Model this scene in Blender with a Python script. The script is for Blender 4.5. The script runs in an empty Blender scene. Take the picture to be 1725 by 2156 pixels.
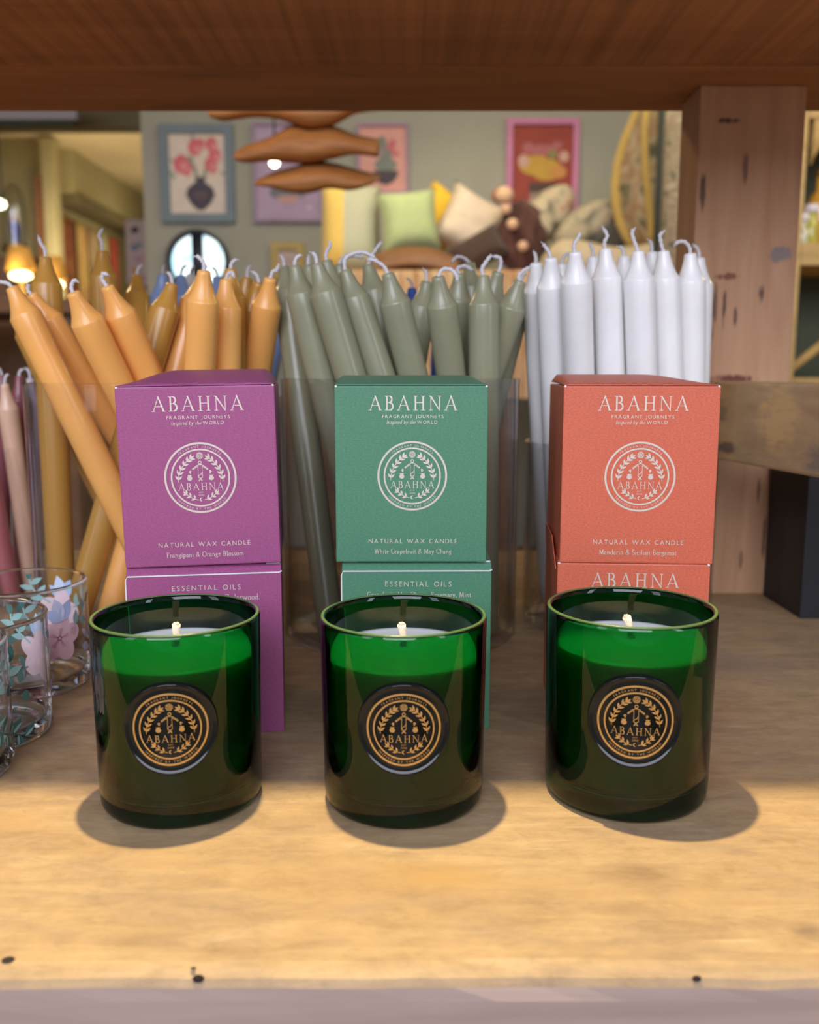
import bpy, bmesh, math, random
from mathutils import Vector, Matrix

random.seed(7)
S = bpy.context.scene
COL = S.collection
PI = math.pi

# ------------------------------------------------------------------ camera
F = 1950.0                                   # focal length in pixels of the 1725x2156 frame
PITCH = math.atan(298 / F)
CAM_H = 0.215                                # camera height above the shelf top (z = 0)
cam_d = bpy.data.cameras.new('camera')
cam = bpy.data.objects.new('camera', cam_d)
COL.objects.link(cam)
cam.location = (0, 0, CAM_H)
cam.rotation_euler = (PI / 2 - PITCH, 0, 0)
cam_d.sensor_fit = 'HORIZONTAL'
cam_d.sensor_width = 36.0
cam_d.lens = 36.0 * F / 1725
cam_d.clip_start = 0.01
cam_d.dof.use_dof = True
cam_d.dof.focus_distance = 0.50
cam_d.dof.aperture_fstop = 9.5
S.camera = cam

# ------------------------------------------------------------------ colour management
S.view_settings.view_transform = 'Standard'
S.view_settings.look = 'None'
S.view_settings.gamma = 1.0
S.view_settings.exposure = 0.0
S.view_settings.use_curve_mapping = False
S.cycles.max_bounces = 14
S.cycles.transmission_bounces = 14
S.cycles.transparent_max_bounces = 24
S.cycles.sample_clamp_indirect = 6.0
S.cycles.use_denoising = True

# ------------------------------------------------------------------ light: street daylight in front, warm shop lamps
W = bpy.data.worlds.new('street_daylight')
S.world = W
W.use_nodes = True
W.node_tree.nodes['Background'].inputs[0].default_value = (0.76, 0.77, 1.0, 1)
W.node_tree.nodes['Background'].inputs[1].default_value = 0.24


def light(name, kind, loc, rot=(0, 0, 0), power=10, color=(1, 1, 1), **kw):
    d = bpy.data.lights.new(name, kind)
    d.energy = power
    d.color = color
    for k, v in kw.items():
        setattr(d, k, v)
    o = bpy.data.objects.new(name, d)
    COL.objects.link(o)
    o.location = loc
    o.rotation_euler = rot
    return o


def aim(o, p):
    o.rotation_euler = (Vector(p) - o.location).to_track_quat('-Z', 'Y').to_euler()


# two tall shop-front windows behind the camera and a glazed door between them
aim(light('shop_window_light_wide', 'AREA', (-0.35, -3.2, 2.0), power=162, color=(0.84, 0.86, 1.0), shape='RECTANGLE', size=3.0, size_y=2.0), (0, 0.6, 0.1))
aim(light('shop_window_light_left', 'AREA', (-1.75, -1.0, 1.0), power=9, color=(0.78, 0.86, 1.0), shape='RECTANGLE', size=0.5, size_y=1.5), (0, 0.6, 0.1))
aim(light('shop_window_light_right', 'AREA', (1.85, -0.9, 1.0), power=10, color=(0.80, 0.88, 1.0), shape='RECTANGLE', size=0.35, size_y=1.5), (0, 0.6, 0.1))
# halogen spotlight high over the unit: its edge of light falls across the shelf
sp = light('ceiling_spotlight_light', 'SPOT', (-0.075, 0.552, 1.12), power=88, color=(1.0, 0.78, 0.40), shadow_soft_size=0.016, spot_size=math.radians(120), spot_blend=0.3)
aim(sp, (-0.05, 0.40, 0))
# warm lamps in the room behind, and an added fill
aim(light('room_lamp_light', 'AREA', (0.5, 2.7, 1.66), power=20, color=(1.0, 0.90, 0.66), shape='RECTANGLE', size=2.2, size_y=0.8), (0.4, 3.7, 0.4))
aim(light('cushion_lamp_light', 'SPOT', (-0.3, 2.5, 1.6), power=34, color=(1.0, 0.86, 0.58), shadow_soft_size=0.05, spot_size=math.radians(55), spot_blend=0.6), (0.2, 3.5, 0.7))
aim(light('hall_lamp_light', 'AREA', (-2.0, 6.2, 0.9), power=9, color=(1.0, 0.80, 0.45), shape='RECTANGLE', size=0.8, size_y=0.8), (-2.0, 7.2, 1.7))
light('hall_ceiling_light', 'POINT', (-1.9, 7.6, 1.1), power=7, color=(1.0, 0.84, 0.52), shadow_soft_size=0.12)
light('right_shelf_lamp_light', 'POINT', (1.35, 1.75, 1.0), power=9, color=(1.0, 0.78, 0.36), shadow_soft_size=0.06)
light('slab_post_fill_light', 'POINT', (-0.95, 1.6, 0.92), power=9, color=(1.0, 0.72, 0.36), shadow_soft_size=0.04)  # added fill for the hanging slabs and post side; no lamp stands there


# ------------------------------------------------------------------ pixel rays (frame 1725x2156)
cP, sP = math.cos(PITCH), math.sin(PITCH)


def ray(px, py):
    a = (px - 862.5) / F
    b = (1078 - py) / F
    return Vector((a, cP + b * sP, -sP + b * cP))


def at_y(px, py, y):
    d = ray(px, py)
    return Vector((0, 0, CAM_H)) + d * (y / d.y)


# ------------------------------------------------------------------ materials
MATS = {}


def nt(m):
    m.use_nodes = True
    return m.node_tree.nodes, m.node_tree.links, m.node_tree.nodes['Principled BSDF']


def mat(name, col, rough=0.5, var=0.08, scale=40.0, bump=0.0, bscale=200.0, spec=0.5, metal=0.0, sss=0.0, sss_r=(1, 1, 1), sss_s=0.01, sheen=0.0, coat=0.0):
    """plain procedural surface: base colour broken up by soft noise, optional bump"""
    if name in MATS:
        return MATS[name]
    m = bpy.data.materials.new(name)
    N, L, P = nt(m)
    P.inputs['Roughness'].default_value = rough
    P.inputs['Specular IOR Level'].default_value = spec
    P.inputs['Metallic'].default_value = metal
    P.inputs['Coat Weight'].default_value = coat
    P.inputs['Sheen Weight'].default_value = sheen
    if sss:
        P.inputs['Subsurface Weight'].default_value = sss
        P.inputs['Subsurface Radius'].default_value = sss_r
        P.inputs['Subsurface Scale'].default_value = sss_s
    tc = N.new('ShaderNodeTexCoord')
    no = N.new('ShaderNodeTexNoise')
    no.inputs['Scale'].default_value = scale
    no.inputs['Detail'].default_value = 4
    L.new(tc.outputs['Object'], no.inputs['Vector'])
    mr = N.new('ShaderNodeMapRange')
    mr.inputs['From Min'].default_value = 0.25
    mr.inputs['From Max'].default_value = 0.75
    mr.inputs['To Min'].default_value = 1 - var
    mr.inputs['To Max'].default_value = 1 + var
    L.new(no.outputs['Fac'], mr.inputs['Value'])
    mx = N.new('ShaderNodeVectorMath')
    mx.operation = 'SCALE'
    mx.inputs[0].default_value = col[:3]
    L.new(mr.outputs['Result'], mx.inputs['Scale'])
    L.new(mx.outputs['Vector'], P.inputs['Base Color'])
    if bump:
        n2 = N.new('ShaderNodeTexNoise')
        n2.inputs['Scale'].default_value = bscale
        L.new(tc.outputs['Object'], n2.inputs['Vector'])
        b = N.new('ShaderNodeBump')
        b.inputs['Strength'].default_value = bump
        b.inputs['Distance'].default_value = 0.002
        L.new(n2.outputs['Fac'], b.inputs['Height'])
        L.new(b.outputs['Normal'], P.inputs['Normal'])
    MATS[name] = m
    return m


def glow(name, col, strength):
    m = bpy.data.materials.new(name)
    N, L, P = nt(m)
    P.inputs['Base Color'].default_value = (*col, 1)
    P.inputs['Emission Color'].default_value = (*col, 1)
    P.inputs['Emission Strength'].default_value = strength
    MATS[name] = m
    return m


def ramp(N, stops):
    r = N.new('ShaderNodeValToRGB')
    e = r.color_ramp.elements
    e[0].position, e[0].color = stops[0][0], (*stops[0][1], 1)
    e[1].position, e[1].color = stops[-1][0], (*stops[-1][1], 1)
    for p, c in stops[1:-1]:
        x = e.new(p)
        x.color = (*c, 1)
    return r


def mixc(N, L, mode, fac, a, b):
    x = N.new('ShaderNodeMix')
    x.data_type = 'RGBA'
    x.blend_type = mode
    for v, i in ((fac, 0), (a, 6), (b, 7)):
        if hasattr(v, 'links'):
            L.new(v, x.inputs[i])
        elif i == 0:
            x.inputs[0].default_value = v
        else:
            x.inputs[i].default_value = (*v, 1)
    return x.outputs[2]


def wood(name, dark, light_, axis='X', scale=1.0, stain=0.35, saw=0.0, saw_axis='Y', rough=0.55, stain_col=(0.30, 0.24, 0.22), knots=0.0, scratch=0.0, spots=()):
    """sawn pine: stretched grain along an axis, grey stains, optional saw marks, scratches and dark flecks"""
    m = bpy.data.materials.new(name)
    N, L, P = nt(m)
    tc = N.new('ShaderNodeTexCoord')
    mp = N.new('ShaderNodeMapping')
    k = {'X': (1.6, 22, 22), 'Y': (22, 1.6, 22), 'Z': (22, 22, 1.6)}[axis]
    mp.inputs['Scale'].default_value = [v * scale for v in k]
    L.new(tc.outputs['Object'], mp.inputs['Vector'])
    n1 = N.new('ShaderNodeTexNoise')
    n1.inputs['Scale'].default_value = 2.2
    n1.inputs['Detail'].default_value = 9
    n1.inputs['Roughness'].default_value = 0.62
    n1.inputs['Distortion'].default_value = 0.5
    L.new(mp.outputs['Vector'], n1.inputs['Vector'])
    mid = tuple((a + b) / 2 for a, b in zip(dark, light_))
    r = ramp(N, [(0.30, dark), (0.47, mid), (0.66, light_)])
    L.new(n1.outputs['Fac'], r.inputs['Fac'])
    col = r.outputs['Color']
    # broad stains
    n2 = N.new('ShaderNodeTexNoise')
    n2.inputs['Scale'].default_value = 7.0
    n2.inputs['Detail'].default_value = 6
    n2.inputs['Roughness'].default_value = 0.6
    mp2 = N.new('ShaderNodeMapping')
    mp2.inputs['Scale'].default_value = {'X': (.7, 1.6, 1), 'Y': (1.6, .7, 1), 'Z': (1.6, 1.6, .6)}[axis]
    L.new(tc.outputs['Object'], mp2.inputs['Vector'])
    L.new(mp2.outputs['Vector'], n2.inputs['Vector'])
    r2 = ramp(N, [(0.50, (0, 0, 0)), (0.72, (stain, stain, stain))])
    L.new(n2.outputs['Fac'], r2.inputs['Fac'])
    col = mixc(N, L, 'MIX', r2.outputs['Color'], col, stain_col)
    height = n1.outputs['Fac']
    if saw:
        wv = N.new('ShaderNodeTexNoise')
        mp3 = N.new('ShaderNodeMapping')
        mp3.inputs['Scale'].default_value = {'Y': (130, 1.2, 1), 'X': (1.2, 130, 1)}[saw_axis]
        L.new(tc.outputs['Object'], mp3.inputs['Vector'])
        L.new(mp3.outputs['Vector'], wv.inputs['Vector'])
        wv.inputs['Scale'].default_value = 1.0
        wv.inputs['Detail'].default_value = 3
        r3 = ramp(N, [(0.35, (1 - saw,) * 3), (0.65, (1 + saw * .7,) * 3)])
        L.new(wv.outputs['Fac'], r3.inputs['Fac'])
        col = mixc(N, L, 'MULTIPLY', 1.0, col, r3.outputs['Color'])
    if knots:
        vo = N.new('ShaderNodeTexVoronoi')
        vo.inputs['Scale'].default_value = 9.0
        vo.inputs['Randomness'].default_value = 1.0
        mp4 = N.new('ShaderNodeMapping')
        mp4.inputs['Scale'].default_value = {'X': (.8, 2.2, 1), 'Y': (2.2, .8, 1), 'Z': (2.4, 2.4, .7)}[axis]
        L.new(tc.outputs['Object'], mp4.inputs['Vector'])
        nd = N.new('ShaderNodeTexNoise')
        nd.inputs['Scale'].default_value = 14
        L.new(mp4.outputs['Vector'], nd.inputs['Vector'])
        ad = N.new('ShaderNodeVectorMath')
        ad.operation = 'MULTIPLY_ADD'
        ad.inputs[1].default_value = (.12, .12, .12)
        L.new(nd.outputs['Color'], ad.inputs[0])
        L.new(mp4.outputs['Vector'], ad.inputs[2])
        L.new(ad.outputs['Vector'], vo.inputs['Vector'])
        r4 = ramp(N, [(0.035, (knots,) * 3), (0.13, (0, 0, 0))])
        L.new(vo.outputs['Distance'], r4.inputs['Fac'])
        col = mixc(N, L, 'MIX', r4.outputs['Color'], col, tuple(v * .35 for v in dark))
    if scratch:
        for rot, seed in ((0.5, 0.0), (-0.35, 4.0), (1.2, 9.0)):
            mp5 = N.new('ShaderNodeMapping')
            mp5.inputs['Rotation'].default_value = (0, 0, rot)
            mp5.inputs['Location'].default_value = (seed, seed, 0)
            mp5.inputs['Scale'].default_value = (4, 70, 4)
            L.new(tc.outputs['Object'], mp5.inputs['Vector'])
            n5 = N.new('ShaderNodeTexNoise')
            n5.inputs['Scale'].default_value = 2.0
            n5.inputs['Detail'].default_value = 2
            L.new(mp5.outputs['Vector'], n5.inputs['Vector'])
            r5 = ramp(N, [(0.70, (0, 0, 0)), (0.76, (scratch,) * 3)])
            L.new(n5.outputs['Fac'], r5.inputs['Fac'])
            col = mixc(N, L, 'MIX', r5.outputs['Color'], col, tuple(v * .5 for v in dark))
    if spots:
        nb = N.new('ShaderNodeTexNoise')
        nb.inputs['Scale'].default_value = 110.0
        nb.inputs['Detail'].default_value = 4
        mb = N.new('ShaderNodeMapping')
        mb.inputs['Scale'].default_value = {'X': (.4, 1.5, 1.5), 'Y': (1.5, .4, 1.5), 'Z': (1.5, 1.5, .4)}[axis]
        L.new(tc.outputs['Object'], mb.inputs['Vector'])
        L.new(mb.outputs['Vector'], nb.inputs['Vector'])
    for c0, r0, tone, k0 in spots:
        ms = N.new('ShaderNodeMapping')
        ms.vector_type = 'TEXTURE'
        ms.inputs['Location'].default_value = c0
        ms.inputs['Scale'].default_value = r0
        L.new(tc.outputs['Object'], ms.inputs['Vector'])
        gs = N.new('ShaderNodeTexGradient')
        gs.gradient_type = 'SPHERICAL'
        L.new(ms.outputs['Vector'], gs.inputs['Vector'])
        mm = N.new('ShaderNodeMath')
        mm.operation = 'MULTIPLY'
        L.new(gs.outputs['Fac'], mm.inputs[0])
        L.new(nb.outputs['Fac'], mm.inputs[1])
        rs = ramp(N, [(.20, (0, 0, 0)), (.36, (k0,) * 3)])
        L.new(mm.outputs['Value'], rs.inputs['Fac'])
        col = mixc(N, L, 'MIX', rs.outputs['Color'], col, tone)
    L.new(col, P.inputs['Base Color'])
    P.inputs['Roughness'].default_value = rough
    P.inputs['Specular IOR Level'].default_value = 0.35
    b = N.new('ShaderNodeBump')
    b.inputs['Strength'].default_value = 0.18
    b.inputs['Distance'].default_value = 0.002
    L.new(height, b.inputs['Height'])
    L.new(b.outputs['Normal'], P.inputs['Normal'])
    MATS[name] = m
    return m


def shelf_wood(name, spots):
    """old planed pine shelf top: fine low-contrast grain along x, blotches, scratches, scuffs at given places (x, y, rx, ry, colour, strength)"""
    m = bpy.data.materials.new(name)
    N, L, P = nt(m)
    tc = N.new('ShaderNodeTexCoord')

    def noise(scale, vec=(1, 1, 1), detail=4, rough=.55, dist=0.0, off=0.0):
        mp = N.new('ShaderNodeMapping')
        mp.inputs['Scale'].default_value = vec
        mp.inputs['Location'].default_value = (off, off * .7, 0)
        L.new(tc.outputs['Object'], mp.inputs['Vector'])
        n = N.new('ShaderNodeTexNoise')
        n.inputs['Scale'].default_value = scale
        n.inputs['Detail'].default_value = detail
        n.inputs['Roughness'].default_value = rough
        n.inputs['Distortion'].default_value = dist
        L.new(mp.outputs['Vector'], n.inputs['Vector'])
        return n.outputs['Fac']

    def mask(fac, lo, hi, top):
        r = ramp(N, [(lo, (0, 0, 0)), (hi, (top,) * 3)])
        L.new(fac, r.inputs['Fac'])
        return r.outputs['Color']
    def mask2(fac):
        r = ramp(N, [(.30, (.74, .72, .70)), (.50, (1, 1, 1)), (.70, (1.16, 1.16, 1.14))])
        L.new(fac, r.inputs['Fac'])
        return r.outputs['Color']
    g = noise(1.0, (14, 105, 60), 9, .70, .8)
    r = ramp(N, [(.28, (0.33, 0.225, 0.125)), (.50, (0.41, 0.285, 0.155)), (.72, (0.47, 0.335, 0.19))])
    L.new(g, r.inputs['Fac'])
    col = r.outputs['Color']
    col = mixc(N, L, 'MIX', mask(noise(5.0, (.8, 2.4, 1), 6, .62, .3, 3.1), .48, .72, .60), col, (0.36, 0.225, 0.095))
    col = mixc(N, L, 'MIX', mask(noise(17.0, (.8, 1.5, 1), 9, .72, .5, 6.2), .46, .70, .55), col, (0.30, 0.215, 0.15))
    col = mixc(N, L, 'MULTIPLY', 1.0, col, mask2(noise(42.0, (.9, 1.7, 1), 9, .78, .4, 12.3)))
    col = mixc(N, L, 'MIX', mask(noise(11.0, (.7, 2.0, 1), 7, .7, .4, 8.4), .54, .70, .55), col, (0.235, 0.17, 0.13))
    col = mixc(N, L, 'MIX', mask(noise(34.0, (.6, 1.8, 1), 6, .7, .3, 1.7), .62, .74, .55), col, (0.54, 0.42, 0.29))
    col = mixc(N, L, 'MIX', mask(noise(75.0, (.6, 1.7, 1), 6, .75, .3, 5.5), .60, .74, .55), col, (0.19, 0.125, 0.085))
    for rot, off, tone in ((0.5, 0.0, (0.66, 0.52, 0.38)), (-0.4, 4.0, (0.22, 0.15, 0.10)), (1.1, 9.0, (0.24, 0.16, 0.11))):
        mp = N.new('ShaderNodeMapping')
        mp.inputs['Rotation'].default_value = (0, 0, rot)
        mp.inputs['Location'].default_value = (off, off, 0)
        mp.inputs['Scale'].default_value = (9, 210, 4)
        L.new(tc.outputs['Object'], mp.inputs['Vector'])
        n = N.new('ShaderNodeTexNoise')
        n.inputs['Scale'].default_value = 1.6
        n.inputs['Detail'].default_value = 1
        L.new(mp.outputs['Vector'], n.inputs['Vector'])
        col = mixc(N, L, 'MIX', mask(n.outputs['Fac'], .74, .80, .5), col, tone)
    blot = noise(120.0, (.6, 1.4, 1), 5, .7, .2, 2.2)
    for x, y, rx, ry, c, k in spots:
        mp = N.new('ShaderNodeMapping')
        mp.vector_type = 'TEXTURE'
        mp.inputs['Location'].default_value = (x, y, 0)
        mp.inputs['Scale'].default_value = (rx, ry, 1)
        L.new(tc.outputs['Object'], mp.inputs['Vector'])
        gr = N.new('ShaderNodeTexGradient')
        gr.gradient_type = 'SPHERICAL'
        L.new(mp.outputs['Vector'], gr.inputs['Vector'])
        mu = N.new('ShaderNodeMath')
        mu.operation = 'MULTIPLY'
        L.new(gr.outputs['Fac'], mu.inputs[0])
        L.new(blot, mu.inputs[1])
        col = mixc(N, L, 'MIX', mask(mu.outputs['Value'], .10, .45, k), col, c)
    L.new(col, P.inputs['Base Color'])
    P.inputs['Roughness'].default_value = .55
    P.inputs['Specular IOR Level'].default_value = .35
    b = N.new('ShaderNodeBump')
    b.inputs['Strength'].default_value = .22
    b.inputs['Distance'].default_value = .0012
    L.new(g, b.inputs['Height'])
    L.new(b.outputs['Normal'], P.inputs['Normal'])
    MATS[name] = m
    return m


def blown_glass(name, tint, gloss=1.0, edge=(0.5, 0.55, 0.6)):
    """thin clear vase wall: lets light straight through, mirrors by Fresnel, denser towards its rim and flanks"""
    m = bpy.data.materials.new(name)
    m.use_nodes = True
    N, L = m.node_tree.nodes, m.node_tree.links
    N.clear()
    out = N.new('ShaderNodeOutputMaterial')
    tr = N.new('ShaderNodeBsdfTransparent')
    gl = N.new('ShaderNodeBsdfGlossy')
    gl.inputs['Roughness'].default_value = 0.03
    lw = N.new('ShaderNodeLayerWeight')
    lw.inputs['Blend'].default_value = 0.18
    lf = N.new('ShaderNodeLayerWeight')
    lf.inputs['Blend'].default_value = 0.5
    pw = N.new('ShaderNodeMath')
    pw.operation = 'POWER'
    pw.inputs[1].default_value = 5.0
    L.new(lf.outputs['Facing'], pw.inputs[0])
    fr = N.new('ShaderNodeMath')
    fr.operation = 'MULTIPLY_ADD'
    fr.inputs[1].default_value = 0.9
    fr.inputs[2].default_value = 0.02
    L.new(pw.outputs['Value'], fr.inputs[0])
    r = ramp(N, [(0.0, tint), (0.55, tint), (1.0, edge)])
    L.new(lw.outputs['Facing'], r.inputs['Fac'])
    L.new(r.outputs['Color'], tr.inputs['Color'])
    mu = N.new('ShaderNodeMath')
    mu.operation = 'MULTIPLY'
    mu.inputs[1].default_value = gloss
    L.new(fr.outputs['Value'], mu.inputs[0])
    mx = N.new('ShaderNodeMixShader')
    L.new(mu.outputs['Value'], mx.inputs['Fac'])
    L.new(tr.outputs['BSDF'], mx.inputs[1])
    L.new(gl.outputs['BSDF'], mx.inputs[2])
    L.new(mx.outputs['Shader'], out.inputs['Surface'])
    MATS[name] = m
    return m


def solid_glass(name, tint, ior=1.5, rough=0.0):
    m = bpy.data.materials.new(name)
    m.use_nodes = True
    N, L = m.node_tree.nodes, m.node_tree.links
    N.clear()
    out = N.new('ShaderNodeOutputMaterial')
    g = N.new('ShaderNodeBsdfRefraction')
    g.inputs['Color'].default_value = (*tint, 1)
    g.inputs['IOR'].default_value = ior
    g.inputs['Roughness'].default_value = rough
    gl = N.new('ShaderNodeBsdfGlossy')
    gl.inputs['Roughness'].default_value = rough
    fr = N.new('ShaderNodeFresnel')
    fr.inputs['IOR'].default_value = ior
    mx = N.new('ShaderNodeMixShader')
    L.new(fr.outputs['Fac'], mx.inputs['Fac'])
    L.new(g.outputs['BSDF'], mx.inputs[1])
    L.new(gl.outputs['BSDF'], mx.inputs[2])
    L.new(mx.outputs['Shader'], out.inputs['Surface'])
    MATS[name] = m
    return m


def card(name, col, rough=0.45):
    """coloured laid paper with a fine woven emboss"""
    m = bpy.data.materials.new(name)
    N, L, P = nt(m)
    tc = N.new('ShaderNodeTexCoord')
    mp = N.new('ShaderNodeMapping')
    mp.inputs['Scale'].default_value = (700, 700, 1500)
    L.new(tc.outputs['Object'], mp.inputs['Vector'])
    n = N.new('ShaderNodeTexNoise')
    n.inputs['Scale'].default_value = 1.0
    n.inputs['Detail'].default_value = 2
    L.new(mp.outputs['Vector'], n.inputs['Vector'])
    r = ramp(N, [(0.3, tuple(v * .86 for v in col)), (0.7, tuple(min(1, v * 1.14) for v in col))])
    L.new(n.outputs['Fac'], r.inputs['Fac'])
    L.new(r.outputs['Color'], P.inputs['Base Color'])
    P.inputs['Roughness'].default_value = rough
    b = N.new('ShaderNodeBump')
    b.inputs['Strength'].default_value = 0.25
    b.inputs['Distance'].default_value = 0.0002
    L.new(n.outputs['Fac'], b.inputs['Height'])
    L.new(b.outputs['Normal'], P.inputs['Normal'])
    MATS[name] = m
    return m


def pattern(name, cols, scale=20.0, stretch=(1, 1, 1), rough=0.85, kind='noise'):
    """printed or woven cloth: patches of several colours"""
    m = bpy.data.materials.new(name)
    N, L, P = nt(m)
    tc = N.new('ShaderNodeTexCoord')
    mp = N.new('ShaderNodeMapping')
    mp.inputs['Scale'].default_value = stretch
    L.new(tc.outputs['Object'], mp.inputs['Vector'])
    if kind == 'brick':
        t = N.new('ShaderNodeTexBrick')
        t.inputs['Color1'].default_value = (*cols[0], 1)
        t.inputs['Color2'].default_value = (*cols[1], 1)
        t.inputs['Mortar'].default_value = (*cols[2], 1)
        t.inputs['Scale'].default_value = scale
        L.new(mp.outputs['Vector'], t.inputs['Vector'])
        L.new(t.outputs['Color'], P.inputs['Base Color'])
    else:
        t = N.new('ShaderNodeTexNoise')
        t.inputs['Scale'].default_value = scale
        t.inputs['Detail'].default_value = 3
        L.new(mp.outputs['Vector'], t.inputs['Vector'])
        n = len(cols)
        r = ramp(N, [(0.34 + 0.32 * i / (n - 1), c) for i, c in enumerate(cols)])
        L.new(t.outputs['Fac'], r.inputs['Fac'])
        L.new(r.outputs['Color'], P.inputs['Base Color'])
    P.inputs['Roughness'].default_value = rough
    P.inputs['Specular IOR Level'].default_value = 0.2
    MATS[name] = m
    return m


# ------------------------------------------------------------------ mesh builder
class MB:
    def __init__(self):
        self.v, self.f, self.mi, self.sm = [], [], [], []
        self.cur = 0
        self.smooth = False

    def add(self, verts, faces):
        o = len(self.v)
        self.v += [tuple(p) for p in verts]
        for f in faces:
            self.f.append([i + o for i in f])
            self.mi.append(self.cur)
            self.sm.append(self.smooth)
        return self

    def box(self, x0, x1, y0, y1, z0, z1):
        vs = [(x, y, z) for x in (x0, x1) for y in (y0, y1) for z in (z0, z1)]
        return self.add(vs, [(0, 1, 3, 2), (4, 6, 7, 5), (0, 4, 5, 1), (2, 3, 7, 6), (0, 2, 6, 4), (1, 5, 7, 3)])

    def lathe(self, prof, seg=48, c=(0, 0, 0), sx=1.0, sy=1.0, closed=False):
        vs, fs = [], []
        n = len(prof)
        ring = []
        for r, z in prof:
            if r < 1e-7:
                ring.append([len(vs)])
                vs.append((c[0], c[1], c[2] + z))
            else:
                ring.append(list(range(len(vs), len(vs) + seg)))
                vs += [(c[0] + sx * r * math.cos(2 * PI * i / seg), c[1] + sy * r * math.sin(2 * PI * i / seg), c[2] + z) for i in range(seg)]
        pairs = [(i, i + 1) for i in range(n - 1)] + ([(n - 1, 0)] if closed else [])
        for a, b in pairs:
            A, B = ring[a], ring[b]
            for i in range(seg):
                j = (i + 1) % seg
                if len(A) == 1 and len(B) == 1:
                    continue
                if len(A) == 1:
                    fs.append((A[0], B[j], B[i]))
                elif len(B) == 1:
                    fs.append((A[i], A[j], B[0]))
                else:
                    fs.append((A[i], A[j], B[j], B[i]))
        return self.add(vs, fs)

    def tube(self, pts, rad, seg=8, cap=True):
        pts = [Vector(p) for p in pts]
        n = len(pts)
        rad = rad if isinstance(rad, (list, tuple)) else [rad] * n
        vs, fs = [], []
        up = Vector((0, 0, 1))
        d0 = (pts[1] - pts[0]).normalized()
        a = d0.cross(up)
        if a.length < 1e-3:
            a = d0.cross(Vector((1, 0, 0)))
        a.normalize()
        for i, p in enumerate(pts):
            d = (pts[min(i + 1, n - 1)] - pts[max(i - 1, 0)]).normalized()
            a = (a - d * a.dot(d)).normalized()
            b = d.cross(a)
            for k in range(seg):
                t = 2 * PI * k / seg
                vs.append(p + (a * math.cos(t) + b * math.sin(t)) * rad[i])
        for i in range(n - 1):
            for k in range(seg):
                j = (k + 1) % seg
                fs.append((i * seg + k, i * seg + j, (i + 1) * seg + j, (i + 1) * seg + k))
        if cap:
            fs.append(tuple(range(seg))[::-1])
            fs.append(tuple(range((n - 1) * seg, n * seg)))
        return self.add(vs, fs)

    def grid(self, fn, nu, nv, closed_u=False):
        vs = [fn(i / nu, j / nv) for j in range(nv + 1) for i in range(nu + 1)]
        w = nu + 1
        return self.add(vs, [(j * w + i, j * w + i + 1, (j + 1) * w + i + 1, (j + 1) * w + i) for j in range(nv) for i in range(nu)])

    def ball(self, c, r, seg=16, rings=10, s=(1, 1, 1)):
        prof = [(r * math.sin(PI * i / rings), -r * math.cos(PI * i / rings)) for i in range(rings + 1)]
        o = len(self.v)
        self.lathe(prof, seg)
        for i in range(o, len(self.v)):
            x, y, z = self.v[i]
            self.v[i] = (c[0] + x * s[0], c[1] + y * s[1], c[2] + z * s[2])
        return self

    def build(self, name, mats, parent=None, loc=None, rotz=0.0, bevel=0.0, bseg=2, mods=()):
        me = bpy.data.meshes.new(name)
        me.from_pydata(self.v, [], self.f)
        for m in (mats if isinstance(mats, (list, tuple)) else [mats]):
            me.materials.append(m)
        for p, i, s in zip(me.polygons, self.mi, self.sm):
            p.material_index = i
            p.use_smooth = s
        bm = bmesh.new()
        bm.from_mesh(me)
        bmesh.ops.recalc_face_normals(bm, faces=[f for f in bm.faces])
        if bevel:
            bmesh.ops.bevel(bm, geom=bm.edges[:], offset=bevel, segments=bseg, affect='EDGES', profile=0.6)
        bm.to_mesh(me)
        bm.free()
        o = bpy.data.objects.new(name, me)
        COL.objects.link(o)
        if parent is not None:
            o.parent = parent
        if loc is not None:
            o.location = loc
        o.rotation_euler = (0, 0, rotz)
        return o


def tag(o, label, cat, group=None, kind=None):
    o['label'] = label
    o['category'] = cat
    if group:
        o['group'] = group
    if kind:
        o['kind'] = kind
    return o


def thing(name, label, cat, loc=(0, 0, 0), rotz=0.0, group=None):
    o = bpy.data.objects.new(name, None)
    o.empty_display_size = 0.02
    COL.objects.link(o)
    o.location = loc
    o.rotation_euler = (0, 0, rotz)
    return tag(o, label, cat, group)


def struct(o):
    o['kind'] = 'structure'
    return o


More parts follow.
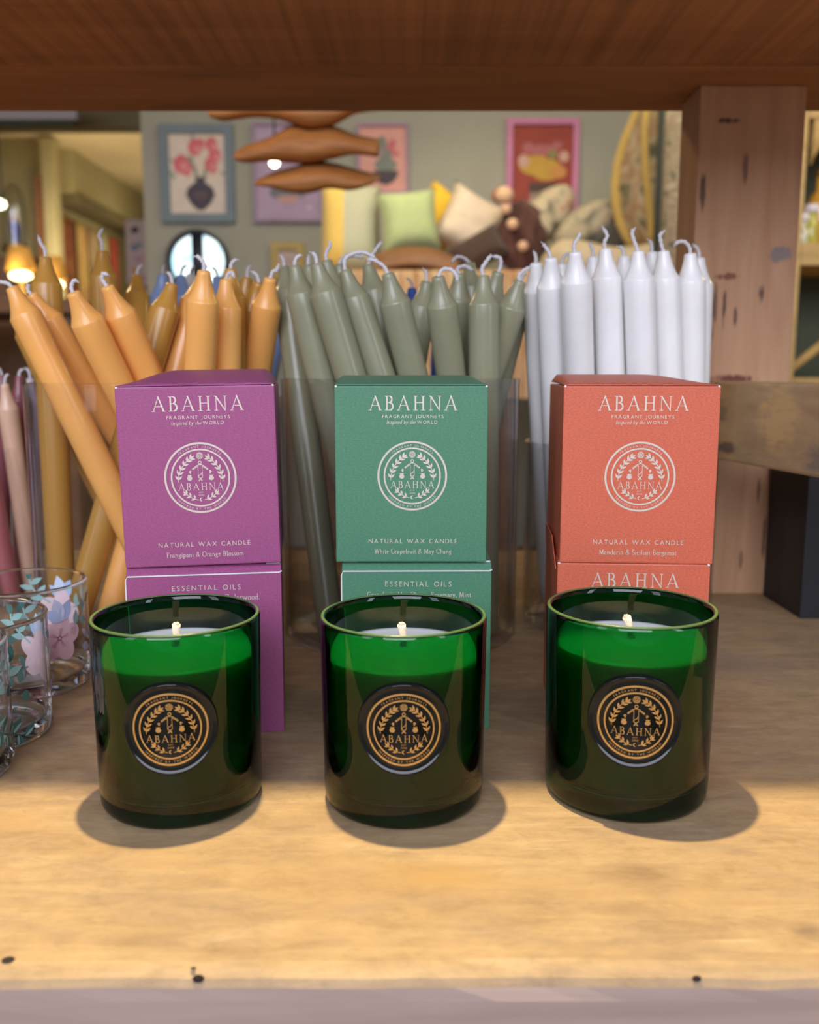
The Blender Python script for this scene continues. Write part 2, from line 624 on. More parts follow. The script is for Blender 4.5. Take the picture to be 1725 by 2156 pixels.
# ------------------------------------------------------------------ flat print: polygons on a plane or wrapped on a cylinder
class Sheet:
    """collects 2-D polygons (u, v), each with a material slot and a lift above the surface"""

    def __init__(self):
        self.p = []

    def poly(self, pts, m=0, z=0):
        self.p.append(([tuple(q) for q in pts], None, m, z))

    def mesh(self, vs, fs, m=0, z=0):
        self.p.append((vs, fs, m, z))

    def ring(self, cx, cy, r0, r1, m=0, z=0, n=72, a0=0.0, a1=2 * PI):
        vs, fs = [], []
        for i in range(n + 1):
            a = a0 + (a1 - a0) * i / n
            vs += [(cx + r0 * math.cos(a), cy + r0 * math.sin(a)), (cx + r1 * math.cos(a), cy + r1 * math.sin(a))]
        for i in range(n):
            fs.append((2 * i, 2 * i + 1, 2 * i + 3, 2 * i + 2))
        self.mesh(vs, fs, m, z)

    def disc(self, cx, cy, rx, ry=None, m=0, z=0, n=28, rot=0.0):
        ry = rx if ry is None else ry
        c, s = math.cos(rot), math.sin(rot)
        vs = [(cx, cy)]
        for i in range(n):
            a = 2 * PI * i / n
            x, y = rx * math.cos(a), ry * math.sin(a)
            vs.append((cx + x * c - y * s, cy + x * s + y * c))
        self.mesh(vs, [(0, i + 1, (i + 1) % n + 1) for i in range(n)], m, z)

    def stroke(self, pts, w, w2=None, m=0, z=0):
        """pen line; w = width of upright strokes, w2 = width of level ones"""
        w2 = w if w2 is None else w2
        for i in range(1, len(pts) - 1):
            a = (pts[i][0] - pts[i - 1][0], pts[i][1] - pts[i - 1][1])
            c = (pts[i + 1][0] - pts[i][0], pts[i + 1][1] - pts[i][1])
            if a[0] * c[0] + a[1] * c[1] < .62 * math.hypot(*a) * math.hypot(*c):
                self.stroke(pts[:i + 1], w, w2, m, z)
                self.stroke(pts[i:], w, w2, m, z)
                return
        n = len(pts)
        vs, fs = [], []
        for i, (x, y) in enumerate(pts):
            ax, ay = pts[max(i - 1, 0)]
            bx, by = pts[min(i + 1, n - 1)]
            dx, dy = bx - ax, by - ay
            l = math.hypot(dx, dy) or 1e-9
            dx, dy = dx / l, dy / l
            h = 0.5 * (w * abs(dy) + w2 * abs(dx))
            vs += [(x - dy * h, y + dx * h), (x + dy * h, y - dx * h)]
        for i in range(n - 1):
            fs.append((2 * i, 2 * i + 1, 2 * i + 3, 2 * i + 2))
        self.mesh(vs, fs, m, z)

    def leaf(self, x, y, ang, ln, wd, m=0, z=0):
        c, s = math.cos(ang), math.sin(ang)
        up, dn = [], []
        for i in range(9):
            t = i / 8
            h = wd * .5 * math.sin(PI * t ** .85)
            up.append((x + t * ln * c - h * s, y + t * ln * s + h * c))
            dn.append((x + t * ln * c + h * s, y + t * ln * s - h * c))
        vs = up + dn
        self.mesh(vs, [(i, i + 1, i + 10, i + 9) for i in range(8)], m, z)

    def merge(self, other, sc=1.0, dx=0.0, dy=0.0, m=None, shear=0.0, rot=0.0, dz=0):
        c, s = math.cos(rot), math.sin(rot)
        for vs, fs, mm, z in other.p:
            q = []
            for x, y in vs:
                x, y = (x + shear * y) * sc, y * sc
                q.append((dx + x * c - y * s, dy + x * s + y * c))
            self.p.append((q, fs, mm if m is None else m, z + dz))

    def bounds(self):
        xs = [q[0] for vs, *_ in self.p for q in vs]
        return min(xs), max(xs)

    def build(self, name, mats, parent, fn, lift=0.00015, step=0.00008, split=None):
        b = MB()
        for k, (vs, fs, m, z) in enumerate(self.p):
            b.cur = m
            h = lift + step * z + lift * .003 * k
            b.add([fn(x, y, h) for x, y in vs], fs or [tuple(range(len(vs)))])
        o = b.build(name, mats, parent)
        return o


# ------------------------------------------------------------------ lettering
_tx = {}


def glyph(ch):
    """outline of one built-in sans character as a 2-D mesh, cap height 1"""
    if ch in _tx:
        return _tx[ch]
    if ch == ' ':
        _tx[ch] = ([], [], 0.30)
        return _tx[ch]
    cu = bpy.data.curves.new('glyph', 'FONT')
    cu.body = ch
    cu.size = 1.375
    cu.resolution_u = 4
    ob = bpy.data.objects.new('glyph', cu)
    COL.objects.link(ob)
    bpy.context.view_layer.update()
    dg = bpy.context.evaluated_depsgraph_get()
    ev = ob.evaluated_get(dg)
    me = ev.to_mesh()
    vs = [(v.co.x, v.co.y) for v in me.vertices]
    fs = [tuple(p.vertices) for p in me.polygons]
    ev.to_mesh_clear()
    bpy.data.objects.remove(ob)
    bpy.data.curves.remove(cu)
    x0 = min(v[0] for v in vs)
    x1 = max(v[0] for v in vs)
    vs = [(x - x0, y) for x, y in vs]
    _tx[ch] = (vs, fs, x1 - x0)
    return _tx[ch]


def sans(text, gap=0.28):
    s = Sheet()
    x = 0.0
    for ch in text:
        vs, fs, w = glyph(ch)
        if vs:
            s.mesh([(a + x, b) for a, b in vs], fs)
        x += w + gap
    return s


def arc_pts(cx, cy, rx, ry, a0, a1, n=10):
    return [(cx + rx * math.cos(math.radians(a0 + (a1 - a0) * i / n)), cy + ry * math.sin(math.radians(a0 + (a1 - a0) * i / n))) for i in range(n + 1)]


XH = 0.56
_A = arc_pts


def _serif(*xy):
    return [[(x - .085, y), (x + .085, y)] for x, y in xy]


# old-style book face drawn as pen strokes: char -> (advance, strokes)
OLD = {
    'a': (.50, [_A(.20, .40, .15, .16, 160, 0, 7) + [(.35, .08), (.44, .01)], _A(.20, .16, .16, .16, 80, 330, 12)]),
    'b': (.56, [[(.10, 1.0), (.10, .03)], _A(.28, .27, .20, .27, 150, -150, 14), [(.02, 1.0), (.10, 1.0)]]),
    'c': (.46, [_A(.26, .28, .20, .27, 45, 315, 14)]),
    'd': (.58, [[(.44, 1.0), (.44, .02), (.52, .02)], _A(.26, .27, .20, .27, 30, 330, 14), [(.36, 1.0), (.44, 1.0)]]),
    'e': (.48, [[(.07, .31), (.41, .31)] + _A(.25, .29, .18, .27, 10, 310, 14)]),
    'f': (.34, [_A(.27, .82, .13, .18, 50, 180, 7) + [(.14, .0)], [(.02, XH), (.28, XH)]] + _serif((.14, .0))),
    'g': (.52, [_A(.23, .37, .15, .17, 0, 360, 14), [(.36, .48), (.48, .53)], [(.14, .21), (.10, .10), (.30, .04), (.42, -.06)] + _A(.24, -.14, .19, .14, 20, -200, 10)]),
    'h': (.60, [[(.12, 1.0), (.12, .0)], _A(.29, .34, .17, .22, 150, 0, 8) + [(.46, .0)], [(.03, 1.0), (.12, 1.0)]] + _serif((.12, 0), (.46, 0))),
    'i': (.28, [[(.13, XH), (.13, .0)], [(.04, XH), (.13, XH)], [(.13, .76), (.13, .86)]] + _serif((.13, 0))),
    'l': (.28, [[(.13, 1.0), (.13, .0)], [(.04, 1.0), (.13, 1.0)]] + _serif((.13, 0))),
    'm': (.88, [[(.12, XH), (.12, 0)], _A(.27, .36, .15, .20, 150, 0, 7) + [(.42, 0)], _A(.58, .36, .16, .20, 150, 0, 7) + [(.74, 0)], [(.03, XH), (.12, XH)]] + _serif((.12, 0), (.42, 0), (.74, 0))),
    'n': (.60, [[(.12, XH), (.12, 0)], _A(.29, .34, .17, .22, 150, 0, 8) + [(.46, 0)], [(.03, XH), (.12, XH)]] + _serif((.12, 0), (.46, 0))),
    'o': (.54, [_A(.27, .28, .21, .28, 0, 360, 18)]),
    'p': (.57, [[(.12, XH), (.12, -.34)], _A(.29, .28, .20, .28, 150, -150, 14), [(.03, XH), (.12, XH)]] + _serif((.12, -.34))),
    'r': (.42, [[(.12, XH), (.12, 0)], _A(.30, .38, .18, .18, 160, 50, 6), [(.03, XH), (.12, XH)]] + _serif((.12, 0))),
    's': (.42, [_A(.21, .42, .13, .14, 40, 250, 9) + _A(.20, .14, .15, .15, 80, -150, 9)]),
    't': (.34, [[(.14, .74), (.14, .12)] + _A(.25, .12, .11, .12, 180, 300, 6), [(.03, XH), (.28, XH)]]),
    'u': (.60, [[(.12, XH), (.12, .20)] + _A(.28, .20, .16, .20, 180, 340, 8), [(.46, XH), (.46, .02), (.54, .02)], [(.03, XH), (.12, XH)], [(.37, XH), (.46, XH)]]),
    'w': (.80, [[(.06, XH), (.22, 0), (.39, XH), (.55, 0), (.72, XH)]] + _serif((.08, XH), (.70, XH))),
    'y': (.54, [[(.06, XH), (.27, .02)], [(.46, XH), (.24, -.10), (.12, -.32), (.04, -.30)]] + _serif((.08, XH), (.46, XH))),
    'F': (.62, [[(.16, 1), (.16, 0)], [(.04, 1), (.56, 1), (.56, .86)], [(.16, .52), (.44, .52)]] + _serif((.16, 0))),
    'O': (.86, [_A(.42, .5, .36, .51, 0, 360, 26)]),
    'B': (.68, [[(.16, 1), (.16, 0)], [(.04, 1), (.30, 1)] + _A(.32, .76, .18, .24, 90, -90, 8) + [(.16, .52)], [(.30, .52)] + _A(.33, .26, .23, .26, 90, -90, 8) + [(.04, 0)]]),
    'W': (1.10, [[(.08, 1), (.30, 0), (.54, 1), (.78, 0), (1.0, 1)]] + _serif((.10, 1), (.98, 1))),
    'G': (.82, [_A(.44, .5, .36, .51, 45, 330, 20), [(.74, .02), (.74, .40)], [(.60, .42), (.82, .42)]]),
    'M': (.98, [[(.14, 0), (.18, 1), (.48, .06), (.78, 1), (.84, 0)]] + _serif((.14, 0), (.84, 0))),
    'C': (.76, [_A(.44, .5, .37, .51, 42, 318, 20), [(.71, .70), (.71, .96)]]),
    'S': (.56, [_A(.28, .74, .19, .25, 35, 255, 10) + _A(.26, .25, .21, .25, 80, -145, 10)]),
    'R': (.72, [[(.16, 1), (.16, 0)], [(.04, 1), (.32, 1)] + _A(.33, .75, .19, .25, 90, -90, 8) + [(.16, .5)], [(.34, .5), (.68, 0)]] + _serif((.16, 0))),
    'Y': (.72, [[(.06, 1), (.36, .48), (.36, 0)], [(.66, 1), (.36, .48)]] + _serif((.08, 1), (.64, 1), (.36, 0))),
    'I': (.34, [[(.16, 1), (.16, 0)]] + _serif((.16, 0), (.16, 1))),
    '&': (.80, [[(.66, .40), (.46, .10)] + _A(.30, .22, .24, .22, 300, 90, 9) + [(.44, .56)] + _A(.36, .80, .14, .18, -40, 180, 9) + [(.24, .70), (.68, .02)]]),
    ',': (.26, [[(.11, .08), (.12, .0), (.06, -.14)]]),
    '.': (.26, [[(.11, .10), (.11, .0)]]),
    ' ': (.34, []),
}


def serif(text, w=.10, w2=.055, gap=0.06, shear=0.0):
    s = Sheet()
    x = 0.0
    for ch in text:
        adv, st = OLD[ch]
        for p in st:
            s.stroke([(x + a + shear * b, b) for a, b in p], w, w2)
        x += adv + gap
    return s


def roman(text):
    """inscriptional capitals A B H N with bracketed serifs"""
    s = Sheet()
    x = 0.0
    tk, tn, sf = .115, .050, .040
    for ch in text:
        if ch == 'A':
            s.poly([(x + .06, 0), (x + .12, 0), (x + .485, .93), (x + .45, 1.0)])
            s.poly([(x + .40, 1.03), (x + .50, 1.03), (x + .90, 0), (x + .765, 0)])
            s.poly([(x + .20, .31), (x + .70, .31), (x + .68, .36), (x + .22, .36)])
            for a in (.09, .83):
                s.poly([(x + a - .13, 0), (x + a + .13, 0), (x + a + .11, sf), (x + a - .11, sf)])
            wd = .93
        elif ch == 'B':
            s.poly([(x + .10, 0), (x + .10 + tk, 0), (x + .10 + tk, 1), (x + .10, 1)])
            s.poly([(x, 0), (x + .36, 0), (x + .36, sf), (x, sf)])
            s.poly([(x, 1 - sf), (x + .34, 1 - sf), (x + .34, 1), (x, 1)])
            s.poly([(x + .2, .50), (x + .38, .50), (x + .38, .545), (x + .2, .545)])
            s.stroke(arc_pts(x + .33, .762, .19, .22, 90, -90, 12), tk * .95, tn)
            s.stroke(arc_pts(x + .35, .272, .245, .252, 90, -90, 12), tk, tn)
            wd = .68
        elif ch == 'H':
            for a in (.12, .68):
                s.poly([(x + a, 0), (x + a + tk, 0), (x + a + tk, 1), (x + a, 1)])
                for y in (0, 1 - sf):
                    s.poly([(x + a - .10, y), (x + a + tk + .10, y), (x + a + tk + .10, y + sf), (x + a - .10, y + sf)])
            s.poly([(x + .2, .50), (x + .70, .50), (x + .70, .55), (x + .2, .55)])
            wd = .92
        elif ch == 'N':
            s.poly([(x + .12, 0), (x + .175, 0), (x + .175, .95), (x + .12, .95)])
            s.poly([(x + .05, 1.0), (x + .19, 1.0), (x + .82, .02), (x + .76, -.02)])
            s.poly([(x + .765, 0), (x + .82, 0), (x + .82, 1), (x + .765, 1)])
            s.poly([(x + .02, 0), (x + .275, 0), (x + .275, sf), (x + .02, sf)])
            s.poly([(x + .665, 1 - sf), (x + .92, 1 - sf), (x + .92, 1), (x + .665, 1)])
            s.poly([(x + .00, 1 - sf), (x + .19, 1 - sf), (x + .19, 1), (x + .00, 1)])
            wd = .92
        x += wd + .24
    return s


def put(dst, src, cx, y, width, m=0, cap=None):
    """centre a line of lettering on cx, baseline y, scaled to a width"""
    a, b = src.bounds()
    k = width / (b - a)
    if cap:
        for vs, fs, mm, z in src.p:
            dst.p.append(([(cx + (x - (a + b) / 2) * k, y + v * cap) for x, v in vs], fs, m, z))
    else:
        dst.merge(src, k, cx - (a + b) / 2 * k, y, m)


def arc_text(dst, text, r, a0, a1, h, bottom=False):
    """capitals spread between two angles (degrees) on a circle"""
    ws = [glyph(c)[2] * h for c in text]
    tot = sum(ws)
    span = math.radians(abs(a1 - a0)) * r
    gap = (span - tot) / (len(text) - 1)
    s = 0.0
    for c, w in zip(text, ws):
        vs, fs, _ = glyph(c)
        mid = s + w / 2
        if bottom:
            a = math.radians(a0) + mid / r
            rot = a + PI / 2
        else:
            a = math.radians(a0) - mid / r
            rot = a - PI / 2
        px, py = r * math.cos(a), r * math.sin(a)
        ca, sa = math.cos(rot), math.sin(rot)
        if vs:
            dst.mesh([(px + (x * h - w / 2) * ca - y * h * sa, py + (x * h - w / 2) * sa + y * h * ca) for x, y in vs], fs)
        s += w + gap


def emblem():
    """round seal: two rings, ring lettering, sun, laurel, robed figure with jars, name, branches, crescent (unit radius)"""
    s = Sheet()
    s.ring(0, 0, .945, 1.0, n=96)
    s.ring(0, 0, .775, .82, n=96)
    arc_text(s, 'FRAGRANT JOURNEYS', .85, 131, 48, .062)
    arc_text(s, 'INSPIRED BY THE WORLD', .912, 222, 319, .062, True)
    s.ring(0, .62, .018, .040, n=24)
    for i in range(14):
        a = 2 * PI * i / 14
        s.stroke([(.052 * math.cos(a), .62 + .052 * math.sin(a)), (.10 * math.cos(a), .62 + .10 * math.sin(a))], .018)
    for sg in (-1, 1):
        stem = [(-.62, -.12), (-.61, .02), (-.57, .16), (-.50, .30), (-.41, .42), (-.31, .52), (-.24, .57)]
        s.stroke([(sg * -x if sg > 0 else x, y) for x, y in stem], .016)
        for i in range(6):
            x, y = stem[i]
            x2, y2 = stem[min(i + 1, 6)]
            bx, by = (x + x2) / 2, (y + y2) / 2
            ang = math.atan2(y2 - y, x2 - x)
            for da, ln in ((.62, .15), (-.72, .16)):
                an = ang + da
                s.leaf(bx if sg < 0 else -bx, by, an if sg < 0 else PI - an, ln, .06)
        an = .60
        s.leaf(-.28 if sg < 0 else .28, .53, an if sg < 0 else PI - an, .17, .06)
        st2 = [(-.08, -.63), (-.20, -.60), (-.32, -.53), (-.42, -.45)]
        s.stroke([(x if sg < 0 else -x, y) for x, y in st2], .016)
        for i, (x, y) in enumerate(st2[1:]):
            for da, ln in ((.75, .13), (-.75, .13)):
                an = PI - .55 + da
                s.leaf(x + .03 if sg < 0 else -x - .03, y, an if sg < 0 else PI - an, ln, .055)
        s.leaf(-.42 if sg < 0 else .42, -.46, (PI - .9) if sg < 0 else .9, .12, .055)
        # arms, open hands, jars
        q = lambda pts: [(x * sg, y) for x, y in pts]
        s.stroke(q([(.0, .385), (.10, .34), (.22, .245)]), .016)
        s.stroke(q([(.06, .325), (.13, .285), (.20, .225)]), .014)
        s.stroke(q([(.215, .25), (.195, .222)]), .02)
        s.leaf(sg * .245, .20, (-.5 if sg > 0 else PI + .5), .09, .05)
        s.leaf(sg * .255, .165, (-1.0 if sg > 0 else PI + 1.0), .07, .035)
        s.disc(sg * .30, -.01, .072, .066)
        s.poly([(sg * .30 - .05, .05), (sg * .30 + .05, .05), (sg * .30 + .06, .08), (sg * .30 - .06, .08)])
        s.stroke(q([(.055, .33), (.06, .02)]), .014)
    s.ring(0, .432, .028, .050, n=24)
    s.stroke([(-.05, .37), (.05, .37)], .018)
    s.stroke([(-.06, .02), (-.03, .08), (.02, .10), (.05, .16)], .014)
    s.stroke([(-.06, .02), (.0, -.02), (.06, .02)], .016)
    s.stroke([(-.05, -.09), (-.01, -.04), (.0, -.02)], .022)
    s.stroke([(.05, -.09), (.01, -.04), (.0, -.02)], .022)
    put(s, roman('ABAHNA'), 0, -.35, 1.27, cap=.205)
    put(s, sans('EST', .25), 0, -.435, .12, cap=.042)
    put(s, sans('2008', .25), 0, -.515, .16, cap=.048)
    mo = arc_pts(0, -.615, .052, .052, 60, 300, 14) + arc_pts(.028, -.615, .045, .045, 285, 75, 14)
    for i in range(14):
        s.poly([mo[i], mo[i + 1], mo[28 - i], mo[29 - i]])
    return s


EMB = emblem()
# ================================================================== MATERIALS IN USE
M_shelf = shelf_wood('shelf_pine', [
    (.099, .372, .030, .016, (0.20, 0.13, 0.075), .65), (.012, .370, .045, .020, (0.42, 0.26, 0.10), .8), (.085, .345, .022, .008, (0.30, 0.20, 0.11), .7),
    (-.195, .420, .030, .018, (0.40, 0.25, 0.12), .6), (-.10, .326, .030, .008, (0.26, 0.17, 0.10), .5), (.155, .330, .012, .010, (0.22, 0.15, 0.10), .8),
    (.23, .43, .05, .03, (0.40, 0.28, 0.19), .7), (-.02, .345, .020, .010, (0.33, 0.23, 0.15), .7), (.24, .66, .09, .05, (0.30, 0.21, 0.15), .7)])
M_beam = wood('shelf_underside', (0.37, 0.16, 0.064), (0.49, 0.22, 0.09), 'X', .6, stain=0.25, saw=0.20, saw_axis='Y', stain_col=(0.22, 0.11, 0.06), rough=0.6)
M_beam2 = wood('rear_plank', (0.38, 0.16, 0.06), (0.54, 0.25, 0.10), 'X', .8, stain=0.35, stain_col=(0.20, 0.105, 0.065), knots=0.5, rough=0.6)


def on_post(px, py, w, h, tone, k=.9):
    q = at_y(px, py, .878)
    return ((q.x, q.y, q.z), (w / F * 1.25, .03, h / F * 1.25), tone, k)


FLECK, RED = (0.10, 0.055, 0.04), (0.22, 0.065, 0.04)
M_post = wood('post_pine', (0.47, 0.255, 0.135), (0.58, 0.345, 0.195), 'Z', 1.6, stain=0.30, stain_col=(0.40, 0.21, 0.12), knots=0.0, rough=0.6, spots=[
    on_post(1530, 582, 34, 10, RED), on_post(1602, 622, 9, 34, FLECK), on_post(1570, 352, 8, 44, FLECK, .7), on_post(1641, 536, 34, 22, (0.25, 0.21, 0.20), .9), on_post(1480, 400, 9, 60, FLECK),
    on_post(1532, 254, 30, 8, FLECK), on_post(1525, 655, 6, 50, FLECK), on_post(1505, 640, 9, 60, FLECK, .8), on_post(1548, 670, 6, 30, FLECK, .8), on_post(1497, 705, 8, 44, FLECK, .8), on_post(1545, 798, 62, 12, (0.17, 0.05, 0.035), 1.0),
    on_post(1610, 1130, 8, 60, FLECK, .8), on_post(1598, 1030, 6, 40, FLECK, .7), on_post(1560, 1180, 6, 30, FLECK, .6)])
M_rail = wood('rail_pine', (0.36, 0.215, 0.09), (0.50, 0.33, 0.155), 'Y', 1.8, stain=0.45, stain_col=(0.26, 0.19, 0.14), knots=0.0, rough=0.6, spots=[((.272, .79, .150), (.02, .03, .010), (0.10, 0.08, 0.07), .8), ((.268, .80, .180), (.02, .02, .02), (0.16, 0.12, 0.09), .6), ((.283, .715, .180), (.03, .055, .05), (0.60, 0.38, 0.15), .7), ((.30, .66, .150), (.03, .05, .025), (0.20, 0.16, 0.13), .8)])
M_black = mat('black_board', (0.012, 0.012, 0.016), 0.6, .15)
M_vase = blown_glass('clear_vase_glass', (0.980, 0.982, 0.985), 1.1, (0.55, 0.56, 0.58))
M_smoke = blown_glass('grey_vase_glass', (0.915, 0.917, 0.925), 1.2, (0.42, 0.44, 0.47))
M_thin = blown_glass('thin_tumbler_glass', (0.985, 0.99, 0.992), 1.6, (0.50, 0.55, 0.58))
M_tumbler = solid_glass('tumbler_glass', (0.97, 0.985, 0.985), 1.48)
M_green = solid_glass('bottle_green_glass', (0.03, 0.35, 0.13), 1.5)
M_seal = mat('seal_glass', (0.006, 0.008, 0.007), 0.12, .05, spec=.35)
M_rim = mat('ground_rim_highlight', (0.085, 0.165, 0.045), 0.28, .05, 200, spec=.5)
M_gold = mat('gold_foil_warm', (0.62, 0.36, 0.11), 0.38, .10, 300, metal=.55)
M_foil = mat('pale_foil', (0.80, 0.72, 0.62), 0.35, .05, 300, metal=.35)
M_wax = mat('cream_wax', (0.92, 0.90, 0.86), 0.42, .02, 60, sss=.6, sss_r=(1, .8, .6), sss_s=.009)
M_wick = mat('cotton_wick', (0.80, 0.78, 0.80), 0.9, .12, 600, bump=.6, bscale=2200)
M_wick2 = mat('waxed_wick', (0.90, 0.76, 0.60), 0.7, .12, 600)
M_paper = mat('white_card_edge', (0.82, 0.78, 0.80), 0.7, .03)
M_sticker = mat('white_label', (0.85, 0.84, 0.82), 0.6, .03)


def waxmat(n, c, s=(1, .6, .3)):
    return mat(n, c, 0.27, .06, 26, bump=.10, bscale=70, sss=.35, sss_r=s, sss_s=.008)


WX = {
    'light_amber': waxmat('light_amber_wax', (0.93, 0.47, 0.13), (1, .45, .12)),
    'ochre': waxmat('ochre_wax', (0.52, 0.28, 0.055), (1, .5, .1)),
    'sage': waxmat('sage_wax', (0.30, 0.30, 0.19), (.8, 1, .7)),
    'white': waxmat('white_wax', (0.86, 0.86, 0.84), (1, 1, 1)),
    'blue': waxmat('pale_blue_wax', (0.30, 0.42, 0.70), (.5, .7, 1)),
    'navy': waxmat('deep_blue_wax', (0.06, 0.12, 0.42), (.3, .4, 1)),
    'peach': waxmat('peach_wax', (0.74, 0.50, 0.36), (1, .6, .4)),
    'rose': waxmat('rose_wax', (0.48, 0.16, 0.17), (1, .4, .4)),
    'plum': waxmat('plum_wax', (0.26, 0.08, 0.10), (1, .4, .4)),
    'lilac': waxmat('lilac_wax', (0.62, 0.55, 0.68), (1, .8, 1)),
    'ice': waxmat('ice_blue_wax', (0.55, 0.62, 0.80), (.7, .8, 1)),
}

# ================================================================== WOODEN SHELVING UNIT
FLOOR_Z = -0.55
unit = thing('wooden_shelving_unit', 'rough pine shelving unit holding the candles, with brown upper shelf and square post', 'shelf', (0, 0, 0))
b = MB()
N = 120
# worn front arris: rounded edge with small dents
prof = [(1.10, -.046), (1.10, 0.0), (.3125, 0.0), (.3085, -.0006), (.3055, -.0022), (.3040, -.0050), (.3034, -.010), (.3034, -.046)]
vs, fs = [], []
rr = random.Random(3)
for i in range(N + 1):
    x = -.95 + 1.9 * i / N
    w = .0012 * math.sin(x * 31) * math.sin(x * 13 + 1) + rr.uniform(-.0004, .0004)
    for k, (y, z) in enumerate(prof):
        vs.append((x, y + (w if 2 <= k <= 5 else 0), z - (abs(w) * .5 if 3 <= k <= 5 else 0)))
n = len(prof)
for i in range(N):
    for k in range(n):
        k2 = (k + 1) % n
        fs.append((i * n + k, i * n + k2, (i + 1) * n + k2, (i + 1) * n + k))
b.add(vs, fs)
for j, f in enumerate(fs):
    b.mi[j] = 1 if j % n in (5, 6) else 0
b.build('lower_board', [M_shelf, wood('shelf_front_edge', (0.33, 0.24, 0.195), (0.43, 0.32, 0.265), 'X', 1.4, stain=.4, stain_col=(0.26, 0.20, 0.17), rough=.65)], unit)  # front face greyer than the top: its cool shaded tone is in the colour
MB().box(-.95, .95, .498, .8275, .468, .512).build('upper_board', M_beam, unit, bevel=.003)
MB().box(-.95, .95, .8285, .966, .468, .512).build('upper_board', M_beam2, unit, bevel=.003)
MB().box(.2612, .3570, .878, .938, 0.0, .468).build('post', M_post, unit, bevel=.002)
for x0 in (-.94, .84):
    MB().box(x0, x0 + .096, .878, .9655, 0.0, .468).build('post', M_post, unit, bevel=.002)
for x0 in (-.94, .84):
    for y0 in (.33, 1.0):
        MB().box(x0, x0 + .09, y0, y0 + .09, FLOOR_Z, -.046).build('leg', M_post, unit, bevel=.002)
# side rail that runs from the post towards the viewer
b = MB()
p0, p1 = Vector((.2535, .878)), Vector((.3445, .390))
d = (p1 - p0).normalized()
nn = Vector((-d.y, d.x))
if nn.x < 0:
    nn = -nn
q = [p0, p1, p1 + nn * .034, p0 + nn * .034]
b.add([(a.x, a.y, z) for z in (.1385, .2055) for a in q], [(0, 1, 2, 3), (4, 5, 6, 7), (0, 1, 5, 4), (1, 2, 6, 5), (2, 3, 7, 6), (3, 0, 4, 7)])
b.build('side_rail', M_rail, unit, bevel=.0022)
# woodworm holes and a dark knot in the shelf top
for px, py, r in ((17, 2020, .0024), (407, 2038, .0010)):
    t = ray(px, py)
    k = (0.0004 - CAM_H) / t.z
    p = Vector((0, 0, CAM_H)) + t * k
    b = MB()
    b.lathe([(0, 0), (r, 0), (r, -.0001)], 14, (p.x, p.y, .0003), 1.0, .8)
    b.build('worm_hole', mat('dark_hole', (0.02, 0.012, 0.01), .9), unit)
for px, r in ((421, .0022), (1463, .0017)):
    b = MB()
    b.smooth = True
    b.ball(((px - 862.5) / F * .337, .3052, -.0022), r, 12, 8, (1, .45, .7))
    b.build('worm_hole', mat('dark_hole', (0.02, 0.012, 0.01), .9), unit)

# black box on the shelf behind the rail
o = MB().box(0, .18, 0, .085, 0, .130).build('black_box', M_black, None, (.3420, .788, 0.0002), 0, bevel=.001)
tag(o, 'plain black box standing on the shelf under the side rail at right', 'box')

# ================================================================== GREEN GLASS CANDLES
JH, R0, R1, WT = .0955, .0402, .0414, .0030


def jar_r(z):
    return R0 + (R1 - R0) * z / JH


